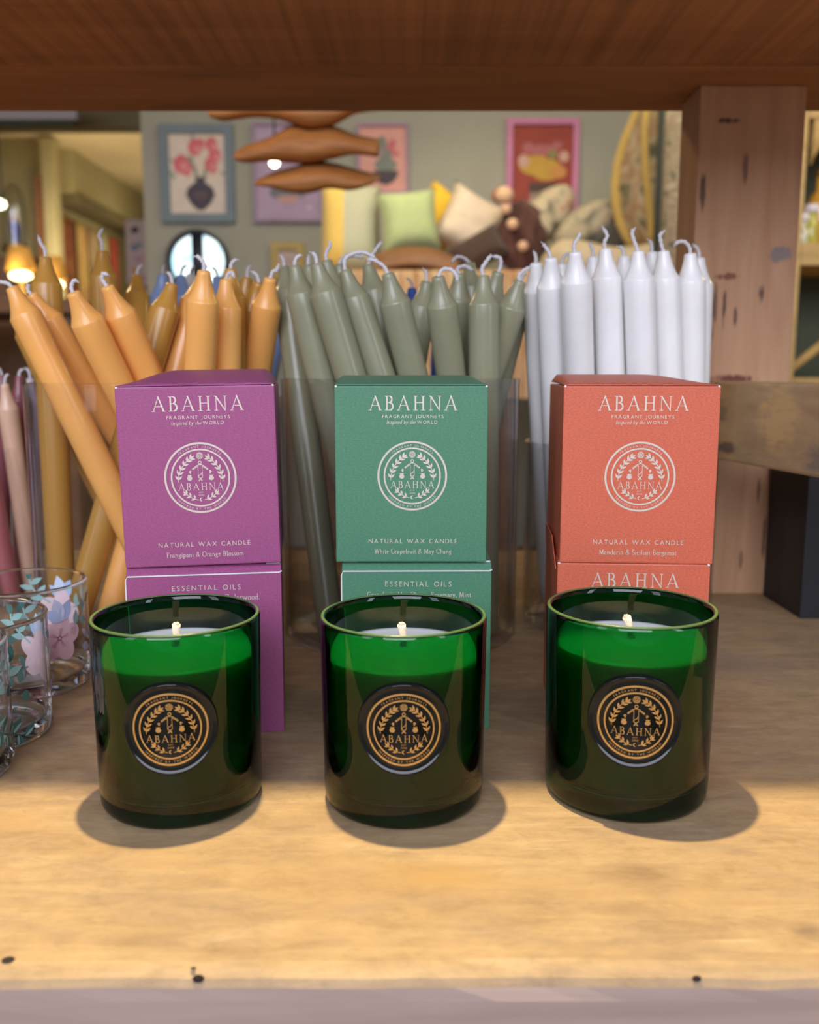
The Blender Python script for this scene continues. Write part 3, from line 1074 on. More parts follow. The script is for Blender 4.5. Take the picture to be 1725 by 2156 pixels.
def candle_jar(label, x, y, sc, face, wick_dx):
    """face = turn of the seal, radians about z (0 looks at -y)"""
    t = thing('scented_candle', label, 'candle', (x, y, 0.0), 0, 'green glass jar candles in the front row')
    t.scale = (sc, sc, sc)
    b = MB()
    b.smooth = True
    out = [(0, .0012), (R0 - .010, .0012), (R0 - .006, .0), (R0 - .0035, .0003), (R0 - .0012, .0016), (R0 - .0002, .0045), (jar_r(.010), .010), (jar_r(.05), .05), (jar_r(JH - .002), JH - .002), (R1 - .0003, JH - .0006), (R1 - .0010, JH)]
    inn = [(R1 - WT + .0009, JH), (R1 - WT + .0002, JH - .0006), (jar_r(JH - .003) - WT, JH - .003), (jar_r(.05) - WT, .05), (jar_r(.016) - WT, .016), (R0 - WT - .0015, .0125), (R0 - WT - .004, .0112), (0, .0110)]
    b.lathe(out + inn, 96)
    b.build('glass_jar', M_green, t)
    b = MB()
    b.smooth = True
    ring = [(R1 - .0012 + .0008 * math.cos(2 * PI * k / 10), JH - .0002 + .0007 * math.sin(2 * PI * k / 10)) for k in range(10)]
    b.lathe(ring, 96, closed=True)
    b.build('rim', M_rim, t)  # pale green ring added on the lip to show lamplight caught there
    b = MB()
    b.smooth = True
    ov = -.00035
    WZ = .0775
    b.lathe([(0, .0107), (R0 - WT - .005, .0107), (R0 - WT - .0015 + ov, .0122), (jar_r(.016) - WT + ov, .016), (jar_r(.05) - WT + ov, .05), (jar_r(WZ) - WT + ov, WZ + .0004), (jar_r(WZ) - WT - .0015, WZ), (.006, WZ - .0003), (.002, WZ + .0003), (0, WZ + .0003)], 96)
    b.build('wax', M_wax, t)
    b = MB()
    b.smooth = True
    b.tube([(0, 0, WZ - .001), (.0002, -.0003, WZ + .004), (-.0004 + wick_dx * .3, -.001, WZ + .009), (-.0008 + wick_dx, -.0015, WZ + .0128)], [.0014, .0015, .0018, .0022], 10)
    for k in range(5):
        a = k * 1.26
        b.tube([(-.0008 + wick_dx, -.0015, WZ + .0122), (-.0008 + wick_dx + .0013 * math.cos(a), -.0015 + .0013 * math.sin(a), WZ + .0138)], .0005, 5)
    b.build('wick', M_wick2, t)
    # glass seal pressed on the front: raised rim, sunken disc
    zc = .0515

    def wrap(u, v, h):
        z = zc + v
        r = jar_r(z) + h
        a = -PI / 2 + face + u / R1
        return (r * math.cos(a), r * math.sin(a), z)
    pr = [(0, .0008), (.0180, .0008), (.0196, .0008), (.0205, .0010), (.0210, .0015), (.0215, .0017), (.0220, .0014), (.0224, .0007), (.0229, -.0004)]
    b = MB()
    b.smooth = True
    seg = 72
    vs, fs = [wrap(0, 0, pr[0][1])], []
    for r, h in pr[1:]:
        for i in range(seg):
            a = 2 * PI * i / seg
            vs.append(wrap(r * math.cos(a), r * math.sin(a), h))
    for i in range(seg):
        fs.append((0, 1 + i, 1 + (i + 1) % seg))
    for k in range(len(pr) - 2):
        for i in range(seg):
            j = (i + 1) % seg
            fs.append((1 + k * seg + i, 1 + k * seg + j, 1 + (k + 1) * seg + j, 1 + (k + 1) * seg + i))
    b.add(vs, fs)
    seal = b.build('seal', M_seal, t)
    s = Sheet()
    s.merge(EMB, .0176)
    s.build('gold_emblem', [M_gold], seal, lambda u, v, h: wrap(u, v, .0008 + h), lift=.0001)
    return t


candle_jar('green glass jar candle in front of the purple boxes, at left', -.1162, .4475, 1.0, math.radians(8.2), .0012)
candle_jar('green glass jar candle in front of the green boxes, in the middle', -.0030, .4475, 1.0, math.radians(0.5), -.0002)
candle_jar('green glass jar candle in front of the orange boxes, at right', .1118, .4545, 1.022, math.radians(-8.3), -.0016)

# ================================================================== CANDLE BOXES
BW, BH = .0885, .1030
CARD = {'purple': card('purple_card', (0.34, 0.080, 0.215)), 'green': card('green_card', (0.075, 0.235, 0.135)), 'orange': card('orange_card', (0.62, 0.135, 0.070))}
SCENT = {'purple': ('Frangipani & Orange Blossom', .0435), 'green': ('White Grapefruit & May Chang', .0452), 'orange': ('Mandarin & Sicilian Bergamot', .0445)}


def front_print(parent, colour):
    s = Sheet()
    put(s, roman('ABAHNA'), .001, .0890, .0513, cap=.0083)
    put(s, sans('FRAGRANT JOURNEYS', .30), .0010, .0846, .0353, cap=.0020)
    a = serif('Inspired by the', .10, .06, shear=.22)
    put(s, a, -.0058, .0813, .0168)
    put(s, sans('WORLD', .30), .0092, .0813, .0118, cap=.0020)
    s.build('brand_lettering', [M_foil], parent, lambda u, v, h: (u, -BW / 2 - h, v))
    s = Sheet()
    put(s, sans('NATURAL WAX CANDLE', .34), .0010, .0112, .0520, cap=.0028)
    txt, w = SCENT[colour]
    put(s, serif(txt, .105, .06), .0010, .0052, w)
    s.build('scent_lettering', [M_foil], parent, lambda u, v, h: (u, -BW / 2 - h, v))
    e = Sheet()
    e.merge(EMB, .0203, .0006, .0510)
    e.build('foil_emblem', [M_foil], parent, lambda u, v, h: (u, -BW / 2 - h, v))


def back_print(parent, line, w):
    s = Sheet()
    put(s, sans('ESSENTIAL OILS', .38), .0010, .0885, .0392, cap=.0032)
    put(s, serif(line, .105, .06), .0015, .0822, w)
    s.build('foil_lettering', [M_foil], parent, lambda u, v, h: (u, -BW / 2 - h, v))


def lid(parent, m, rise, left, right, slot=0):
    """tuck-in lid sheet, hinged at the front edge and bulging up behind it"""
    b = MB()
    b.smooth = True

    def fn(u, v):
        x = (u - .5) * (BW - .001)
        e = min(1, (u / left) if left else 1, ((1 - u) / right) if right else 1)
        e = math.sin(e * PI / 2)
        z = BH + .0007 + rise * (1 - (1 - v) ** 2.2) * (.12 + .88 * e)
        return (x, -BW / 2 + .0006 + v * (BW - .0016), z)
    b.grid(fn, 24, 14)
    o = b.build('lid', m, parent)
    md = o.modifiers.new('thickness', 'SOLIDIFY')
    md.thickness = .0005
    return o


def carton(label, colour, x, y, z, rot, side='front', rise=.006, left=0, right=0, roll=0, line=None, lw=0):
    t = thing('candle_box', label, 'box', (x, y, z), rot, 'candle cartons stacked in pairs')
    t.rotation_euler = (0, roll, rot)
    m = CARD[colour]
    h = BW / 2
    if side == 'front':
        MB().box(-h, h, -h, h, 0, BH).build('carton', m, t, bevel=.0008)
        front_print(t, colour)
        lid(t, m, rise, left, right)
        for sx in (-1, 1):
            b = MB()
            b.ball((sx * (h - .0010), -h + .0009, BH - .0006), .0010, 8, 6)
            b.build('paper_edge', M_paper, t)
    else:
        # back of the carton: the lid tucks in behind a sloping hinge strip with white cut edges
        b = MB()
        pr = [(-h, 0), (-h, BH - .0050), (-h + .0042, BH - .0002), (h, BH - .0002), (h, 0)]
        n = len(pr)
        b.add([(sx * h, yy, zz) for sx in (-1, 1) for yy, zz in pr], [tuple(range(n)), tuple(range(n, 2 * n))] + [(k, (k + 1) % n, n + (k + 1) % n, n + k) for k in range(n)])
        b.build('carton', m, t, bevel=.0005)
        back_print(t, line, lw)
        b = MB()
        e = .0006
        b.tube([(-h - .0002, -h - .0001, .002), (-h - .0002, -h - .0001, BH - .0075), (-h + .0010, -h - .0002, BH - .0054), (h - .0010, -h - .0002, BH - .0050), (h + .0003, -h + .0002, BH - .0042)], .00045, 6)
        b.build('paper_edge', M_paper, t)
        for x0, x1 in ((-h + .0006, -h + .0085), (h - .0085, h - .0006)):
            b = MB()
            b.tube([(x0, -h + .0040, BH - .0001), (x1, -h + .0040, BH - .0001)], .0005, 6)
            b.build('paper_edge', M_paper, t)
    return t


# the two orange cartons both show their front; the lower one has a loose side flap
carton('purple candle box on top of its stack, emblem facing out', 'purple', -.1242, .5700, BH + .0004, math.radians(6.5), rise=.0085, left=.30, right=.10, roll=math.radians(-.9))
carton('lower purple box carrying the other, reading essential oils, behind left jar', 'purple', -.1250, .5700, 0, math.radians(7.5), 'back', line='Orange, Ylang Ylang, Cedarwood.', lw=.0600)
carton('green candle box on top of its stack, emblem facing out', 'green', .0010, .5800, BH + .0003, 0, rise=.0048, left=.0, right=.08)
carton('lower green box carrying the other, reading essential oils, behind middle jar', 'green', .0045, .5800, 0, math.radians(-.4), 'back', line='Grapefruit, May Chang, Rosemary, Mint', lw=.0616)
carton('orange candle box on top of its stack, emblem facing out', 'orange', .1352, .5760, BH + .0003, math.radians(-3.5), rise=.0055, left=.05, right=.35)
low = carton('lower orange box carrying the other, half hidden behind right jar', 'orange', .1345, .5760, 0, math.radians(-4.0), rise=0.0, left=0, right=0)
b = MB()
b.add([(-BW / 2 - .0005, -BW / 2 + .002, BH - .004), (-BW / 2 - .0005, BW / 2 - .01, BH - .004), (-BW / 2 - .0012, BW / 2 - .014, BH + .012), (-BW / 2 - .0012, -BW / 2 + .026, BH + .012)], [(0, 1, 2, 3)])
o = b.build('side_flap', CARD['orange'], low)
md = o.modifiers.new('thickness', 'SOLIDIFY')
md.thickness = .0005

# ================================================================== FLORAL TUMBLERS
TR, TH_ = .0422, .0735
M_dec = [mat('decal_pink', (0.90, 0.68, 0.70), .5, .06, 90), mat('decal_blue', (0.52, 0.66, 0.92), .5, .10, 90), mat('decal_teal', (0.34, 0.58, 0.54), .5, .10, 90), mat('decal_dark_green', (0.07, 0.20, 0.17), .5, .12, 90), mat('decal_rose_vein', (0.72, 0.33, 0.40), .5, .05), mat('decal_pale_blue', (0.68, 0.78, 0.94), .5, .05), mat('decal_black', (0.03, 0.03, 0.04), .6)]


def spray(s, ox, oy, k=1.0, fl=1):
    """one printed bunch: five-petalled pink flower, blue bells, teal and dark green sprigs (metres)"""
    X = lambda x: ox + fl * x * k
    Y = lambda y: oy + y * k
    an = lambda a: math.radians(a if fl > 0 else 180 - a)
    for i, a in enumerate((100, 28, -46, -118, 170)):
        r = an(a)
        s.disc(X(0) + .0080 * k * math.cos(r), Y(0) + .0080 * k * math.sin(r), .0092 * k, .0070 * k, 0, i % 2, 24, r)
    for i, a in enumerate((100, 28, -46, -118, 170)):
        r = an(a)
        for da in (-.16, 0, .16):
            s.stroke([(X(0) + .001 * k * math.cos(r + da), Y(0) + .001 * k * math.sin(r + da)), (X(0) + .007 * k * math.cos(r + da), Y(0) + .007 * k * math.sin(r + da))], .0003, .0003, 4, 3)
    for i in range(7):
        s.disc(X(0) + .0013 * k * math.cos(i * .9), Y(0) + .0013 * k * math.sin(i * .9), .0004, m=6, z=4)
    # blue bell above
    s.leaf(X(-.002), Y(.011), an(118), .016 * k, .0095 * k, 1, 4)
    s.leaf(X(-.002), Y(.011), an(75), .017 * k, .0095 * k, 5, 5)
    s.leaf(X(-.002), Y(.011), an(40), .014 * k, .0075 * k, 1, 6)
    s.stroke([(X(-.002), Y(.012)), (X(.001), Y(.025))], .0002, .0002, 5, 7)
    # teal sprig up right
    st = [(X(.008), Y(.007)), (X(.017), Y(.013)), (X(.021), Y(.019)), (X(.022), Y(.025))]
    s.stroke(st, .0010, .0010, 2, 0)
    for (x, y), a in zip(((.013, .010), (.017, .013), (.020, .0175), (.0215, .021)), (5, 130, 20, 150)):
        s.leaf(X(x), Y(y), an(a), .0095 * k, .0042 * k, 2, 1)
    s.leaf(X(.022), Y(.024), an(85), .010 * k, .0044 * k, 3, 1)
    # dark sprig low right
    s.stroke([(X(.010), Y(-.008)), (X(.022), Y(-.015)), (X(.031), Y(-.019))], .0008, .0008, 3, 0)
    for (x, y), a in zip(((.013, -.010), (.017, -.012), (.021, -.0145), (.024, -.016), (.028, -.018)), (62, -78, 55, -80, 40)):
        s.leaf(X(x), Y(y), an(a), .0092 * k, .0046 * k, 3, 1)
        s.leaf(X(x), Y(y), an(a - 12), .0075 * k, .0016 * k, 2, 2)
    # teal sprig left
    st = [(X(-.010), Y(.004)), (X(-.020), Y(.010)), (X(-.028), Y(.020))]
    s.stroke(st, .0009, .0009, 2, 0)
    for (x, y), a in zip(((-.014, .006), (-.018, .009), (-.023, .013), (-.027, .019)), (95, 200, 80, 150)):
        s.leaf(X(x), Y(y), an(a), .0105 * k, .0052 * k, 2, 1)
    s.disc(X(.030), Y(.004), .0024 * k, .0030 * k, 3, 1, 16)
    s.leaf(X(-.020), Y(-.010), an(200), .012 * k, .006 * k, 1, 1)


def tumbler(label, x, y, turns, sc=1.0):
    t = thing('glass_tumbler', label, 'glass', (x, y, 0.0), 0, 'clear tumblers with printed flowers')
    t.scale = (sc, sc, sc)
    b = MB()
    b.smooth = True
    w = .0021
    b.lathe([(0, .0020), (TR - .012, .0018), (TR - .007, .0), (TR - .004, .0004), (TR - .0015, .0020), (TR - .0002, .0050), (TR, .009), (TR, TH_ - .003), (TR + .0003, TH_ - .0018), (TR + .0004, TH_ - .0008), (TR - .0004, TH_), (TR - .0012, TH_ + .0002), (TR - .0022, TH_ - .0004), (TR - w - .0002, TH_ - .0016), (TR - w, TH_ - .003), (TR - w, .014), (TR - w - .001, .0105), (TR - w - .004, .0085), (TR - .014, .0078), (0, .0076)], 72)
    for j, f in enumerate(b.f):
        b.mi[j] = 1 if .0115 < sum(b.v[i][2] for i in f) / len(f) < TH_ - .0022 else 0
    b.build('tumbler', [M_tumbler, M_thin], t)
    for a, oy, k, fl in turns:
        s = Sheet()
        spray(s, a * TR, oy, k, fl)
        s.build('floral_print', M_dec, t, lambda u, v, h: ((TR + h) * math.sin(u / TR), -(TR + h) * math.cos(u / TR), max(.004, min(.0690, v))), lift=.00012)
    MB().box(-.010, .010, -.009, .009, .0006, .0010).build('price_sticker', M_sticker, t, (.004, -.004, 0), .5)
    return t


tumbler('clear floral tumbler farthest back, in front of the tall vase of orange candles', -.2650, .6180, ((.92, .040, 1.0, -1), (-1.1, .036, 1, 1), (2.9, .040, 1, 1)))
tumbler('clear floral tumbler second from front at left, large pink flower on its side', -.2575, .5270, ((.34, .027, 1.08, 1), (2.5, .038, 1, 1), (-1.7, .036, 1, 1)))
tumbler('clear floral tumbler nearest the front, cut off by left edge', -.2580, .4720, ((.95, .040, 1.1, 1), (2.9, .036, 1, 1), (-1.2, .036, 1, 1)))

# ================================================================== GLASS VASES
VASES = {
    'amber': ('tall clear glass cylinder vase of orange and ochre candles behind purple boxes', -.2085, .76, .0985, .206, M_vase),
    'sage': ('tall clear glass cylinder vase of grey-green candles behind green boxes', -.0074, .76, .0962, .209, M_smoke),
    'white': ('lower clear glass cylinder vase of white candles behind orange boxes', .180, .79, .0805, .156, M_smoke),
    'blue': ('clear glass vase of pale blue candles behind the orange candles', -.215, .985, .0805, .19, M_smoke),
    'navy': ('clear glass vase of deep blue candles behind the grey-green candles', .0, .985, .0805, .19, M_smoke),
    'pink': ('low clear glass vase of pink and peach candles at far left edge', -.414, .86, .0805, .147, M_vase),
}
for k, (lab, x, y, r, h, m) in VASES.items():
    b = MB()
    b.smooth = True
    w = .0026
    b.lathe([(0, .0012), (r - .006, .0008), (r - .003, .0), (r - .0008, .0012), (r, .004), (r, h - .004), (r + .0006, h - .0022), (r + .0005, h - .0009), (r - .0004, h - .0001), (r - w / 2, h), (r - w - .0002, h - .0003), (r - w - .0005, h - .0014), (r - w, h - .004), (r - w, .0085), (r - w - .002, .0072), (0, .0070)], 96)
    tag(b.build('glass_vase', m, None, (x, y, 0)), lab, 'vase')

# ================================================================== TAPER CANDLES
CANDLES = [  # vase, key, wax top, foot (metres)
    ('amber', 'L1', [-0.2901, 0.6923, 0.2751], [-0.1813, 0.7106, 0.009]),
    ('amber', 'L2', [-0.2859, 0.7158, 0.2721], [-0.1621, 0.8038, 0.009]),
    ('amber', 'L3', [-0.2354, 0.6629, 0.2691], [-0.1558, 0.7771, 0.009]),
    ('amber', 'L4', [-0.2177, 0.6827, 0.275], [-0.1385, 0.7979, 0.009]),
    ('amber', 'L5', [-0.1461, 0.6766, 0.2854], [-0.1805, 0.7357, 0.009]),
    ('amber', 'L6', [-0.1379, 0.7144, 0.2829], [-0.1496, 0.7267, 0.009]),
    ('amber', 'L7', [-0.1075, 0.7347, 0.2857], [-0.1691, 0.8289, 0.009]),
    ('amber', 'M1', [-0.2864, 0.7498, 0.3031], [-0.2803, 0.7275, 0.009]),
    ('amber', 'M2', [-0.2634, 0.8181, 0.3163], [-0.2625, 0.8162, 0.009]),
    ('amber', 'M3', [-0.2502, 0.8724, 0.3004], [-0.2218, 0.7334, 0.009]),
    ('amber', 'M4', [-0.1875, 0.7514, 0.2827], [-0.2671, 0.7075, 0.009]),
    ('amber', 'M5', [-0.1388, 0.7378, 0.2931], [-0.1468, 0.7504, 0.009]),
    ('amber', 'M6', [-0.1384, 0.8107, 0.2937], [-0.192, 0.8379, 0.009]),
    ('amber', 'M7', [-0.1204, 0.7594, 0.2845], [-0.211, 0.8227, 0.009]),
    ('amber', 'La', [-0.1698, 0.7763, 0.29], [-0.2416, 0.7123, 0.009]),
    ('amber', 'M0', [-0.3133, 0.7549, 0.2651], [-0.222, 0.7944, 0.009]),
    ('sage', 'S0', [-0.102, 0.7758, 0.2979], [-0.0612, 0.7049, 0.009]),
    ('sage', 'S1', [-0.0848, 0.7015, 0.2914], [-0.0189, 0.7015, 0.009]),
    ('sage', 'S2', [-0.0666, 0.6837, 0.2908], [0.0155, 0.6923, 0.009]),
    ('sage', 'S3', [-0.0476, 0.7004, 0.288], [0.0441, 0.7007, 0.009]),
    ('sage', 'S5', [-0.0158, 0.6938, 0.2852], [0.052, 0.7415, 0.009]),
    ('sage', 'S7', [0.0209, 0.695, 0.2831], [0.0613, 0.7658, 0.009]),
    ('sage', 'S10', [0.055, 0.7097, 0.2853], [0.0606, 0.719, 0.009]),
    ('sage', 'S12', [0.0848, 0.7283, 0.2831], [-0.0014, 0.7803, 0.009]),
    ('sage', 'S4', [-0.0329, 0.7588, 0.2983], [0.0269, 0.7395, 0.009]),
    ('sage', 'S6', [0.0142, 0.7786, 0.2873], [-0.0357, 0.7762, 0.009]),
    ('sage', 'S8', [0.0406, 0.7709, 0.2929], [0.0285, 0.8297, 0.009]),
    ('sage', 'S9', [0.0515, 0.8148, 0.3063], [0.064, 0.7949, 0.009]),
    ('sage', 'S11', [0.0699, 0.7474, 0.2916], [0.0002, 0.8053, 0.009]),
    ('sage', 'S13', [0.0906, 0.7704, 0.2836], [0.026, 0.7795, 0.009]),
    ('sage', 'S14', [-0.0648, 0.7407, 0.2996], [-0.001, 0.7304, 0.009]),
    ('sage', 'S15', [-0.081, 0.7606, 0.2982], [-0.0179, 0.7503, 0.009]),
    ('sage', 'S16', [-0.059, 0.7967, 0.3029], [-0.0128, 0.8265, 0.009]),
    ('white', 'W1', [0.1067, 0.72, 0.2992], [0.1353, 0.8024, 0.009]),
    ('white', 'W2', [0.1214, 0.7001, 0.3011], [0.1536, 0.777, 0.009]),
    ('white', 'W3', [0.1487, 0.7252, 0.3063], [0.1758, 0.7489, 0.009]),
    ('white', 'W4', [0.1719, 0.718, 0.3039], [0.1961, 0.7351, 0.009]),
    ('white', 'W5', [0.1949, 0.7332, 0.3058], [0.2228, 0.7445, 0.009]),
    ('white', 'W6', [0.2187, 0.743, 0.3051], [0.2393, 0.7647, 0.009]),
    ('white', 'W0', [0.0987, 0.7434, 0.2981], [0.1296, 0.8268, 0.009]),
    ('white', 'W7', [0.1265, 0.7922, 0.3028], [0.1463, 0.8445, 0.009]),
    ('white', 'W8', [0.1472, 0.7648, 0.3053], [0.166, 0.7978, 0.009]),
    ('white', 'W9', [0.173, 0.77, 0.3063], [0.1885, 0.7716, 0.009]),
    ('white', 'W10', [0.1968, 0.775, 0.3103], [0.2157, 0.7793, 0.009]),
    ('white', 'W11', [0.2364, 0.7781, 0.306], [0.2442, 0.7887, 0.009]),
    ('blue', 'B1', [-0.2414, 0.9308, 0.3083], [-0.2772, 0.9686, 0.009]),
    ('blue', 'B2', [-0.2311, 0.9614, 0.3099], [-0.2202, 0.9263, 0.009]),
    ('blue', 'B3', [-0.2276, 0.99, 0.3142], [-0.2292, 0.99, 0.009]),
    ('blue', 'B4', [-0.1941, 0.9607, 0.3089], [-0.1832, 0.9536, 0.009]),
    ('blue', 'B5', [-0.1309, 0.9573, 0.2815], [-0.1933, 0.9859, 0.009]),
    ('navy', 'N1', [0.0027, 0.97, 0.2985], [0.0028, 0.97, 0.009]),
    ('navy', 'N2', [-0.0304, 0.97, 0.2918], [-0.0317, 0.97, 0.009]),
    ('navy', 'N3', [0.0352, 0.97, 0.2918], [0.0288, 0.97, 0.009]),
    ('pink', 'P1', [-0.353, 0.815, 0.2035], [-0.349, 0.838, 0.009]),
    ('pink', 'P2', [-0.3547, 0.85, 0.2099], [-0.3633, 0.85, 0.009]),
    ('pink', 'P3', [-0.3534, 0.872, 0.208], [-0.3615, 0.872, 0.009]),
    ('pink', 'P4', [-0.372, 0.8, 0.187], [-0.36, 0.818, 0.009]),
    ('pink', 'P5', [-0.392, 0.8, 0.15], [-0.375, 0.805, 0.009]),
    ('pink', 'P6', [-0.392, 0.9, 0.2105], [-0.4054, 0.9, 0.009]),
]
TAPER = {  # tag: (wax, label)
    'L1': ('light_amber', 'light orange taper candle leaning farthest left, along the vase side'),
    'L2': ('light_amber', 'light orange taper candle second in the left-leaning row, above the vase rim'),
    'L3': ('light_amber', 'light orange taper candle third in the left-leaning row, in front of the tall ochre one'),
    'L4': ('light_amber', 'light orange taper candle fourth in the left-leaning row, nearest the upright ones'),
    'L5': ('light_amber', 'tallest upright light orange taper candle, above the purple box'),
    'L6': ('light_amber', 'middle upright light orange taper candle, above the purple box'),
    'L7': ('light_amber', 'upright light orange taper candle right of the others, beside the grey-green ones'),
    'La': ('light_amber', 'light orange taper candle half hidden, leaning right behind the tallest upright one'),
    'M0': ('ochre', 'ochre taper candle mostly hidden behind the farthest left light orange one'),
    'M1': ('ochre', 'tall upright ochre taper candle at left of its vase, standing near the table lamps'),
    'M2': ('ochre', 'highest ochre taper candle, below the hall hangings'),
    'M3': ('ochre', 'small-looking upright ochre taper candle right of the highest ochre one'),
    'M4': ('ochre', 'glossy ochre taper candle leaning right in front of the pale blue ones'),
    'M5': ('ochre', 'ochre taper candle tip rising between the two left upright light orange ones'),
    'M6': ('ochre', 'ochre taper candle tip rising just right of the middle upright light orange one'),
    'M7': ('ochre', 'ochre taper candle leaning right behind the rightmost light orange one'),
    'S0': ('sage', 'grey-green taper candle at left edge of its vase, next to the orange ones'),
    'S1': ('sage', 'grey-green taper candle first in the front left-leaning row'),
    'S2': ('sage', 'grey-green taper candle second in the front left-leaning row'),
    'S3': ('sage', 'grey-green taper candle third in the front left-leaning row'),
    'S5': ('sage', 'grey-green taper candle fourth in the front left-leaning row, above the green box'),
    'S7': ('sage', 'grey-green taper candle fifth in the front row, with a drooping curled wick'),
    'S10': ('sage', 'upright grey-green taper candle, sixth in the front row'),
    'S12': ('sage', 'grey-green taper candle leaning right at the right end of the front row'),
    'S4': ('sage', 'upright grey-green taper candle with tall wick behind the third and fourth front ones'),
    'S6': ('sage', 'low grey-green taper candle leaning right in the gap before the fifth front one'),
    'S8': ('sage', 'grey-green taper candle behind the fifth front one, at its right shoulder'),
    'S9': ('sage', 'highest grey-green taper candle behind, between fifth and sixth front ones'),
    'S11': ('sage', 'grey-green taper candle just behind the right shoulder of the sixth front one'),
    'S13': ('sage', 'grey-green taper candle at far right of its vase, next to the white ones'),
    'S14': ('sage', 'grey-green taper candle behind the second front one, wick up straight'),
    'S15': ('sage', 'grey-green taper candle behind the first front one'),
    'S16': ('sage', 'grey-green taper candle behind the third front one with long bent wick'),
    'W0': ('white', 'white taper candle at far left of the white bundle'),
    'W1': ('white', 'white taper candle first from left in the front row of the white bundle'),
    'W2': ('white', 'white taper candle second from left in the front row of the white bundle'),
    'W3': ('white', 'white taper candle third from left in the front row, highest of the white bundle'),
    'W4': ('white', 'white taper candle fourth from left in the front row of the white bundle'),
    'W5': ('white', 'white taper candle fifth from left in the front row of the white bundle'),
    'W6': ('white', 'white taper candle last in the front row, wick curled over, beside the post'),
    'W7': ('white', 'white taper candle in the back row between the first and second front ones'),
    'W8': ('white', 'white taper candle in the back row between the second and third front ones'),
    'W9': ('white', 'white taper candle in the back row between the third and fourth front ones'),
    'W10': ('white', 'white taper candle in the back row between the fourth and fifth front ones'),
    'W11': ('white', 'white taper candle in the back row behind the one beside the post'),
    'B1': ('blue', 'pale blue taper candle left of the pair, behind the leaning ochre one'),
    'B2': ('blue', 'pale blue taper candle right of the pair, behind the leaning ochre one'),
    'B3': ('white', 'cream white taper candle in front of the round glowing pane, among the pale blue ones'),
    'B4': ('blue', 'pale blue taper candle just right of the tallest upright orange one'),
    'B5': ('blue', 'pale blue taper candle behind the gap between orange and grey-green ones'),
    'N1': ('navy', 'deep blue taper candle tip seen in the gap of the grey-green candles'),
    'N2': ('navy', 'deep blue taper candle hidden behind the left grey-green candles'),
    'N3': ('navy', 'deep blue taper candle hidden behind the right grey-green candles'),
    'P1': ('peach', 'peach taper candle leaning left in the low vase at left edge'),
    'P2': ('plum', 'plum taper candle upright behind the peach one at left edge'),
    'P3': ('lilac', 'lilac taper candle upright at the right of the low vase at left edge'),
    'P4': ('rose', 'rose pink taper candle leaning left below the peach one'),
    'P5': ('ice', 'ice blue taper candle leaning left, lowest at the left edge'),
    'P6': ('plum', 'plum taper candle behind the peach one, cut by left edge'),
}
VASE_GROUP = {'amber': 'orange and ochre taper candles', 'sage': 'grey-green taper candles', 'white': 'white taper candles', 'blue': 'candles in the pale blue vase', 'navy': 'deep blue taper candles', 'pink': 'pink and peach taper candles'}
# per-wick shape: list of (sideways, towards viewer, up) in mm
WICKS = {
    'L1': [(0, 0, 0), (-3, 0, 3), (-8, 0, 4)], 'L2': [(0, 0, 0), (-2, 0, 3), (-1, 1, 7)], 'L3': [(0, 0, 0), (-1, 0, 4), (1, 0, 8), (3, 0, 8)],
    'L4': [(0, 0, 0), (-3, 0, 5), (-2, 1, 9), (1, 1, 8)], 'L5': [(0, 0, 0), (0, 0, 5), (-3, 0, 9), (-5, 0, 10)], 'L6': [(0, 0, 0), (2, 1, 4), (5, 1, 5), (6, 2, 2)],
    'L7': [(0, 0, 0), (2, 0, 5), (5, 0, 6), (6, 0, 9)], 'M1': [(0, 0, 0), (0, 0, 6), (-3, 0, 11), (-4, 0, 15)], 'M2': [(0, 0, 0), (0, 0, 8), (-2, 0, 13), (1, 0, 18)],
    'S3': [(0, 0, 0), (0, 0, 8), (6, 0, 12), (14, 0, 13), (22, 0, 9)], 'S5': [(0, 0, 0), (-3, 0, 5), (-9, 0, 9), (-14, 0, 10)],
    'S7': [(0, 0, 0), (3, 0, 5), (9, 1, 5), (13, 2, 1), (14, 2, -3)], 'S10': [(0, 0, 0), (-1, 0, 5), (2, 0, 10), (5, 0, 14)], 'S11': [(0, 0, 0), (2, 0, 6), (1, 0, 11), (-4, 0, 12)],
    'S12': [(0, 0, 0), (-1, 0, 4), (3, 0, 8), (7, 0, 10)], 'S4': [(0, 0, 0), (2, 0, 6), (6, 0, 12), (10, 0, 17)], 'S9': [(0, 0, 0), (-5, 0, 4), (-11, 0, 5), (-15, 0, 1)],
    'S8': [(0, 0, 0), (-2, 0, 4), (4, 0, 6), (10, 0, 3)], 'S14': [(0, 0, 0), (0, 0, 6), (3, 0, 11), (3, 0, 14)], 'S16': [(0, 0, 0), (4, 0, 6), (12, 0, 7), (20, 0, 6)],
    'W3': [(0, 0, 0), (-1, 0, 5), (1, 0, 10), (-2, 0, 15)], 'W6': [(0, 0, 0), (-1, 0, 5), (-5, 0, 9), (-10, 0, 9), (-12, 0, 7)], 'W4': [(0, 0, 0), (-3, 0, 7), (-5, 0, 13), (-4, 0, 16)],
    'W5': [(0, 0, 0), (-2, 0, 6), (-3, 0, 12), (-1, 0, 14)], 'W1': [(0, 0, 0), (-2, 0, 5), (-6, 0, 10)], 'W2': [(0, 0, 0), (-1, 0, 5), (2, 0, 10), (3, 0, 13)],
}
rw = random.Random(11)


